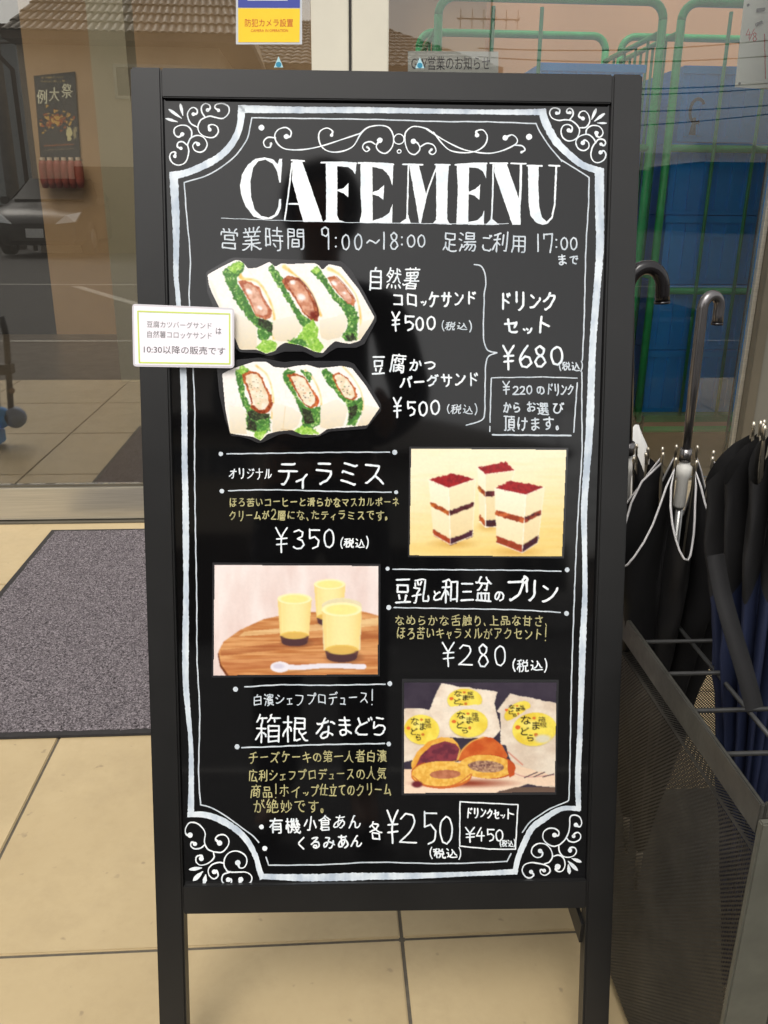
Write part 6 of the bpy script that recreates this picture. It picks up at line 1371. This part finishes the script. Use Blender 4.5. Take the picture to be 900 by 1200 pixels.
link_mesh('gable', [(b.x+o, hy+o, ez+.12), (b.x+o, hy-6.6, ez+.12), (b.x-.3, hy-3, rz_)], [(0, 1, 2)], M_PLAST, h); link_mesh('gable', [(a.x-.05, hy+o, ez+.12), (a.x-.05, hy-6.6, ez+.12), (a.x+2.2, hy-3, rz_)], [(0, 2, 1)], M_RTILE, h)
MB().tube([(a.x-.5, hy+.5, ez), (a.x-.1, hy+.12, ez-.5), (a.x-.08, hy+.1, 0)], .05, 8).build('drainpipe', M_WOODF, h, True)
# grey-blue house far left
D = 26; a2 = mir(-120, 37, D); b2_ = mir(15, 37, D)
h = empty('house', ((a2.x+b2_.x)/2, a2.y-3, 0), 'blue-grey clad house left of the beige tiled house', 'house')
MB().box((a2.x, a2.y-6, -.05), (b2_.x, a2.y, a2.z)).build('wall', M_GREYB, h); MB().box((a2.x-.3, a2.y-6.3, a2.z+.002), (b2_.x+.3, a2.y+.3, a2.z+.2)).build('roof', M_WOODF, h)
window(h, b2_.x-3.5, b2_.x-1.5, 1.0, 2.2, a2.y+.02); MB().box((b2_.x-3.8, a2.y, 0), (b2_.x-.6, a2.y+.06, .9)).build('shutter', M_WOODF, h)
# lower tiled house to the right
D = 25; a3 = mir(285, 84, D); b3_ = mir(585, 84, D)
h = empty('house', ((a3.x+b3_.x)/2, a3.y-3, 0), 'low brown tiled house with a hipped roof and a television aerial', 'house')
MB().box((a3.x, a3.y-6, -.05), (b3_.x-.6, a3.y, a3.z)).build('wall', M_PALEW, h)
rf = MB().box((a3.x-.6, a3.y-6.6, a3.z+.003), (b3_.x, a3.y+.6, a3.z+.12)).build('roof', M_WOODF, h); rz3 = mir(450, 18, D+2).z
tiled_slope((a3.x-.6, a3.y+.65, a3.z+.1), (b3_.x, a3.y+.65, a3.z+.1), (a3.x+1, a3.y-3, rz3), (b3_.x-3.4, a3.y-3, rz3), 28, 14, rf)
tiled_slope((b3_.x, a3.y+.65, a3.z+.1), (b3_.x, a3.y-6.6, a3.z+.1), (b3_.x-3.4, a3.y-3, rz3), (b3_.x-3.4, a3.y-3.05, rz3), 24, 14, rf)
tiled_slope((a3.x-.6, a3.y-6.6, a3.z+.1), (b3_.x, a3.y-6.6, a3.z+.1), (a3.x+1, a3.y-3, rz3), (b3_.x-3.4, a3.y-3, rz3), 28, 14, rf)
window(h, a3.x+2, a3.x+4, .9, 2.1, a3.y+.02); window(h, a3.x+5, a3.x+6.6, .9, 2.1, a3.y+.02)
an = MB(); c = mir(576, 22, D); an.tube([(c.x, c.y, a3.z-.1), (c.x, c.y, c.z+.9)], .03, 6); an.tube([(c.x-.9, c.y, c.z), (c.x+.75, c.y, c.z)], .02, 6)
for k_ in range(6): xx = c.x-.8+k_*.3; an.tube([(xx, c.y-.3, c.z+.0), (xx, c.y+.3, c.z)], .012, 5); an.tube([(xx, c.y, c.z-.22), (xx, c.y, c.z+.22)], .012, 5)
an.build('aerial', M_STEEL, h)
# far low houses on the right
for i, (p0, p1, py, D, mt, lab) in enumerate(((640, 742, 178, 42, M_DADO, 'low brown house across the street, nearest the tiled roofs'), (748, 822, 186, 46, M_GREYB, 'small blue-grey house in the middle of the far row'), (826, 930, 176, 40, M_DADO, 'low brown house at the far end of the row'))):
    a4, b4 = mir(p0, py+14, D), mir(p1, py+14, D)
    h = empty('house', ((a4.x+b4.x)/2, a4.y-3, 0), lab, 'house')
    MB().box((a4.x, a4.y-6, -.05), (b4.x, a4.y, a4.z)).build('wall', mt, h)
    rr = [(a4.x-.4, a4.y+.5, a4.z), (b4.x+.4, a4.y+.5, a4.z), (b4.x+.4, a4.y-6.5, a4.z), (a4.x-.4, a4.y-6.5, a4.z), (a4.x+.8, a4.y-3, a4.z+1.0), (b4.x-.8, a4.y-3, a4.z+1.0)]
    link_mesh('roof', rr, [(0, 1, 5, 4), (2, 3, 4, 5), (3, 0, 4), (1, 2, 5), (0, 3, 2, 1)], M_RTILE, h)
    MB().box(((a4.x+b4.x)/2-.5, a4.y+.003, 0), ((a4.x+b4.x)/2+.5, a4.y+.05, 2.0)).build('door', M_WOODF, h)
# utility poles and wires
M_CONC = speck('grey_pole_concrete', (.22, .21, .2), .8, .1, 6, .1)
poles = []
for i, (px, D, lab) in enumerate(((11, 21.5, 'grey utility pole before the blue-grey house'), (905, 34, 'grey utility pole at the far right end of the street'))):
    c = mir(px, 200, D); u = empty('utility_pole', (c.x, c.y, 0), lab, 'utility pole')
    MB().tube([(c.x, c.y, -.05), (c.x, c.y, 8.5)], [.16, .10], 12).build('pole', M_CONC, u, True); MB().box((c.x-.7, c.y-.05, 7.6), (c.x+.7, c.y+.05, 7.7)).build('crossarm', M_STEEL, u)
    poles.append(c)
def wire(p, q, sag, r=.022):
    P = [Vector(p)*(1-t)+Vector(q)*t-Vector((0, 0, sag*4*t*(1-t))) for t in np.linspace(0, 1, 24)]
    return MB().tube(P, r, 5).build('overhead_wire', M_WOODF)
for i, (ya, yb, D) in enumerate(((56, 40, 34), (66, 60, 34), (98, 92, 34), (106, 98, 36), (126, 118, 36), (150, 126, 36))):
    w_ = wire(mir(560, ya, D), mir(960, yb, D), .25); tag(w_, ['highest of the overhead wires mirrored in the right-hand glass', 'second highest overhead wire mirrored in the right-hand glass', 'third overhead wire from the top, mirrored at right', 'fourth overhead wire from the top, mirrored at right', 'fifth overhead wire from the top, mirrored at right', 'lowest of the overhead wires mirrored in the right-hand glass'][i], 'wire', 'overhead wires over the street')
w_ = wire(mir(-40, 50, 20), mir(60, 46, 20), .02); tag(w_, 'thin dark overhead wire mirrored in the right-hand glass', 'wire', 'overhead wires over the street'); w_['label'] = 'short overhead wire beside the beige house eave'; 
# cars
M_TYRE = speck('black_tyre', (.015, .015, .015), .8, .1, 20, .1); M_RIM = speck('alloy_rim', (.35, .35, .36), .35, .1, 10, 0, .8); M_LAMP = Mat('clear_headlamp', (.75, .78, .8), .12, .2, .8).m; M_PLATE = speck('white_number_plate', (.7, .7, .68), .5, .03, 20, 0); M_GRILLE = speck('black_grille', (.01, .01, .01), .5, .1, 40, 0)
M_WSCR = Mat('dull_car_glass', (.02, .022, .025), .55, 0, .3).m  # roughened so the windscreen does not mirror the bright sky
def car(cx, y_front, paint, label):
    """car facing +Y with its nose at y_front"""
    c = empty('parked_car', (cx, y_front-2.1, 0), label, 'car')
    # sections along the length: distance from nose, half width, bottom, belt height, roof height, roof half width
    secs = [(0, .55, .30, .62, .62, .5), (.10, .74, .22, .74, .76, .66), (.45, .84, .20, .86, .90, .74), (1.05, .87, .19, .95, 1.0, .76), (1.45, .87, .19, .98, 1.22, .70), (1.95, .87, .19, 1.0, 1.44, .62), (2.5, .87, .19, 1.0, 1.48, .62), (3.1, .87, .19, 1.02, 1.42, .62), (3.65, .86, .22, 1.02, 1.14, .66), (4.05, .82, .26, .96, 1.0, .66), (4.2, .70, .32, .8, .84, .6)]
    vs = []; fs = []; N = 14
    for d, hw, zb, zk, zr, rw in secs:
        prof = [(0, zb), (hw*.85, zb), (hw*.98, zb+.1), (hw, (zb+zk)/2), (hw*.97, zk), (rw+.03, zk+(zr-zk)*.6), (rw*.85, zr-.01), (0, zr)]
        ring = [(x, z) for x, z in prof]+[(-x, z) for x, z in prof[-2:0:-1]]
        for x, z in ring: vs.append((cx+x, y_front-d, z))
    for i in range(len(secs)-1):
        for j in range(N): fs.append((i*N+j, (i+1)*N+j, (i+1)*N+(j+1) % N, i*N+(j+1) % N))
    fs.append(tuple(range(N))); fs.append(tuple((len(secs)-1)*N+j for j in range(N))[::-1])
    body = smooth_by_angle(link_mesh('body', vs, fs, paint, c), 35)
    ws = [(cx-.68, y_front-1.12, 1.035), (cx+.68, y_front-1.12, 1.035), (cx+.55, y_front-1.86, 1.435), (cx-.55, y_front-1.86, 1.435)]
    link_mesh('windscreen', [Vector(p)+Vector((0, .03, .02)) for p in ws]+[Vector(p)+Vector((0, .0, -.02)) for p in ws], [(0, 1, 2, 3), (7, 6, 5, 4), (0, 4, 5, 1), (1, 5, 6, 2), (2, 6, 7, 3), (3, 7, 4, 0)], M_WSCR, c)
    for s_ in (-1, 1):
        q = [(cx+s_*.40, y_front+.03, .60), (cx+s_*.76, y_front-.03, .64), (cx+s_*.83, y_front-.28, .82), (cx+s_*.60, y_front-.05, .76)]
        link_mesh('headlight', [Vector(p)+Vector((s_*.01, .05, .01)) for p in q]+[Vector(p)+Vector((0, -.08, 0)) for p in q], [(0, 1, 2, 3) if s_ > 0 else (3, 2, 1, 0), (0, 4, 5, 1), (1, 5, 6, 2), (2, 6, 7, 3), (3, 7, 4, 0)], M_LAMP, c)
        MB().box((cx+s_*.95-.09, y_front-1.45, .96), (cx+s_*.95+.09, y_front-1.33, 1.1), None, .02).build('mirror', paint, c)
        q = [(cx+s_*.89, y_front-1.5, 1.03), (cx+s_*.89, y_front-3.3, 1.05), (cx+s_*.68, y_front-2.9, 1.38), (cx+s_*.68, y_front-2.0, 1.40)]
        link_mesh('side_window', q+[(p[0]-s_*.03, p[1], p[2]) for p in q], [(0, 1, 2, 3), (7, 6, 5, 4)], M_WINDOW, c)
        for yy in (.82, 3.4):
            w_ = MB().lathe([(.2, -.1), (.31, -.1), (.325, -.07), (.325, .07), (.31, .1), (.2, .1)], (cx+s_*.78, y_front-yy, .325), 24, 'X').build('wheel', M_TYRE, c, True)
            MB().lathe([(.05, -.105), (.19, -.1), (.19, .1), (.05, .105)], (cx+s_*.78, y_front-yy, .325), 16, 'X').build('rim', M_RIM, w_, True)
    MB().box((cx-.5, y_front-.06, .30), (cx+.5, y_front+.03, .50), None, .02).build('grille', M_GRILLE, c); MB().box((cx-.165, y_front+.031, .36), (cx+.165, y_front+.042, .525)).build('number_plate', M_PLATE, c)
    return c
M_CARD_ = Mat('dark_car_paint', (.02, .019, .022), .3, 0, .5)
c = mir(40, 270, 17.5); car(c.x, c.y, M_CARD_.m, 'dark car with pale headlamps parked before the beige house')

# ------------------------------------------------------------------ the photographer, mirrored in the gloss board
M_SKIN = Mat('skin', (.42, .25, .17), .5, 0, .4); M_SKIN.b.inputs['Subsurface Weight'].default_value = .1; M_SKIN = M_SKIN.m
M_JACKET = speck('dark_jacket_cloth', (.018, .018, .022), .8, .2, 40, .2); M_TROUS = speck('dark_trouser_cloth', (.03, .032, .04), .8, .15, 40, .2); M_HAIR = speck('black_hair', (.012, .010, .009), .45, .2, 80, .3); M_SHOE = speck('black_shoe_leather', (.02, .02, .02), .4, .1, 20, .05)
PX, PY = -.11, -.32
pr = empty('person', (PX, PY, 0), 'person in dark clothes holding up a phone, mirrored darkly in the glossy board', 'person')
def skin(name, nodes, edges, mat, root=0, sub=2):
    me = bpy.data.meshes.new(name); me.from_pydata([tuple(Vector(n[:3])-ORG[pr]) for n in nodes], edges, []); me.update()
    ob = bpy.data.objects.new(name, me); COL.objects.link(ob); ob.parent = pr; ORG[ob] = ORG[pr]; me.materials.append(mat)
    md = ob.modifiers.new('skin', 'SKIN'); md.use_smooth_shade = True
    if not me.skin_vertices: bpy.context.view_layer.objects.active = ob
    sv = me.skin_vertices[0].data
    for i, n in enumerate(nodes): sv[i].radius = (n[3], n[4] if len(n) > 4 else n[3]); sv[i].use_root = (i == root)
    ss = ob.modifiers.new('sub', 'SUBSURF'); ss.levels = ss.render_levels = sub
    return ob
hx = .052; HZ = 1.035   # hands either side of the phone
N = [(PX, PY-.03, .95, .13, .10), (PX, PY-.03, 1.10, .12, .09), (PX, PY-.02, 1.28, .145, .095), (PX, PY-.02, 1.40, .11, .075), (PX, PY, 1.475, .05, .05), (PX, PY+.015, 1.54, .055, .06), (PX, PY+.02, 1.60, .073, .088), (PX, PY+.015, 1.67, .070, .085), (PX, PY+.01, 1.715, .04, .05)]
E_ = [(i, i+1) for i in range(8)]
for s_ in (-1, 1):
    b = len(N); N += [(PX+s_*.17, PY-.02, 1.385, .052), (PX+s_*.235, PY+.0, 1.12, .042), (PX+s_*.15, PY+.16, 1.01, .033), (s_*hx*1.25, -.045, HZ-.03, .024, .03), (s_*hx*1.1, -.03, HZ-.005, .020, .034)]
    E_ += [(3, b), (b, b+1), (b+1, b+2), (b+2, b+3), (b+3, b+4)]
    for f_, (dz, ln) in enumerate(((.030, .040), (.010, .045), (-.010, .042), (-.028, .034))):
        k_ = len(N); N += [(s_*(hx+.004), -.026, HZ+dz, .0085), (s_*(hx-.004), -.002+.004*0-.006, HZ+dz+.003, .0078), (s_*(hx-.014), -.006, HZ+dz+.006, .007)]
        E_ += [(b+4, k_), (k_, k_+1), (k_+1, k_+2)]
    k_ = len(N); N += [(s_*(hx-.002), -.042, HZ+.02, .0105), (s_*(hx-.018), -.036, HZ+.035, .009)]; E_ += [(b+4, k_), (k_, k_+1)]
    b = len(N); N += [(PX+s_*.10, PY-.03, .86, .085), (PX+s_*.11, PY-.01, .50, .058), (PX+s_*.11, PY-.05, .10, .038), (PX+s_*.125, PY+.10, .045, .032)]
    E_ += [(0, b), (b, b+1), (b+1, b+2), (b+2, b+3)]
skin('body', N, E_, M_SKIN)
J = [(PX, PY-.03, .90, .165, .125), (PX, PY-.03, 1.10, .150, .115), (PX, PY-.02, 1.28, .165, .115), (PX, PY-.02, 1.40, .125, .09), (PX, PY-.005, 1.46, .065, .062)]; JE = [(0, 1), (1, 2), (2, 3), (3, 4)]
for s_ in (-1, 1):
    b = len(J); J += [(PX+s_*.175, PY-.02, 1.38, .068), (PX+s_*.245, PY+.0, 1.115, .058), (PX+s_*.155, PY+.155, 1.01, .047), (PX+s_*.10, PY+.24, .995, .043)]; JE += [(3, b), (b, b+1), (b+1, b+2), (b+2, b+3)]
skin('jacket', J, JE, M_JACKET)
T = [(PX, PY-.03, .95, .145, .115), (PX, PY-.03, .88, .14, .11)]; TE = [(0, 1)]
for s_ in (-1, 1):
    b = len(T); T += [(PX+s_*.10, PY-.03, .80, .10), (PX+s_*.11, PY-.01, .50, .075), (PX+s_*.112, PY-.045, .10, .06)]; TE += [(1, b), (b, b+1), (b+1, b+2)]
skin('trousers', T, TE, M_TROUS)
for s_ in (-1, 1): skin('shoe', [(PX+s_*.112, PY-.08, .05, .042), (PX+s_*.118, PY+.03, .045, .045, .038), (PX+s_*.13, PY+.13, .035, .04, .028)], [(0, 1), (1, 2)], M_SHOE)
hr = MB(); hr.ball((PX, PY-.01, 1.665), .122, 24, 16, (.92, 1.0, 1.05)); v2 = []
for v in hr.v:
    v = Vector(v); 
    if v.y > PY+.055 and v.z < 1.70: v.y = PY+.055-(v.y-PY-.055)*.6
    if v.z < 1.58: v.z = 1.58-(1.58-v.z)*1.1
    v2.append(v)
hr.v = v2; hr.build('hair', M_HAIR, pr, True)
fc = MB()
for s_ in (-1, 1): fc.ball((PX+s_*.030, PY+.098, 1.625), .012, 10, 8)
fc.build('eyes', M_GRILLE, pr, True); MB().tube([(PX, PY+.10, 1.63), (PX, PY+.122, 1.597), (PX, PY+.105, 1.59)], [.008, .013, .010], 8).build('nose', M_SKIN, pr, True); MB().tube([(PX-.022, PY+.098, 1.562), (PX, PY+.104, 1.560), (PX+.022, PY+.098, 1.562)], .006, 6).build('mouth', M_REDP, pr, True)
ph = empty('smartphone', (0, -.012, 1.0), 'slim dark smartphone held up by the photographer', 'phone')
Mx = Matrix.Translation(Vector(EYE)) @ M.to_3x3().to_4x4()
MB().box((-.035, -.115, .006), (.035, .027, .014), Mx, .003).build('phone_body', M_GRILLE, ph); MB().box((-.032, -.108, .0142), (.032, .020, .0146), Mx).build('screen', M_WINDOW, ph)
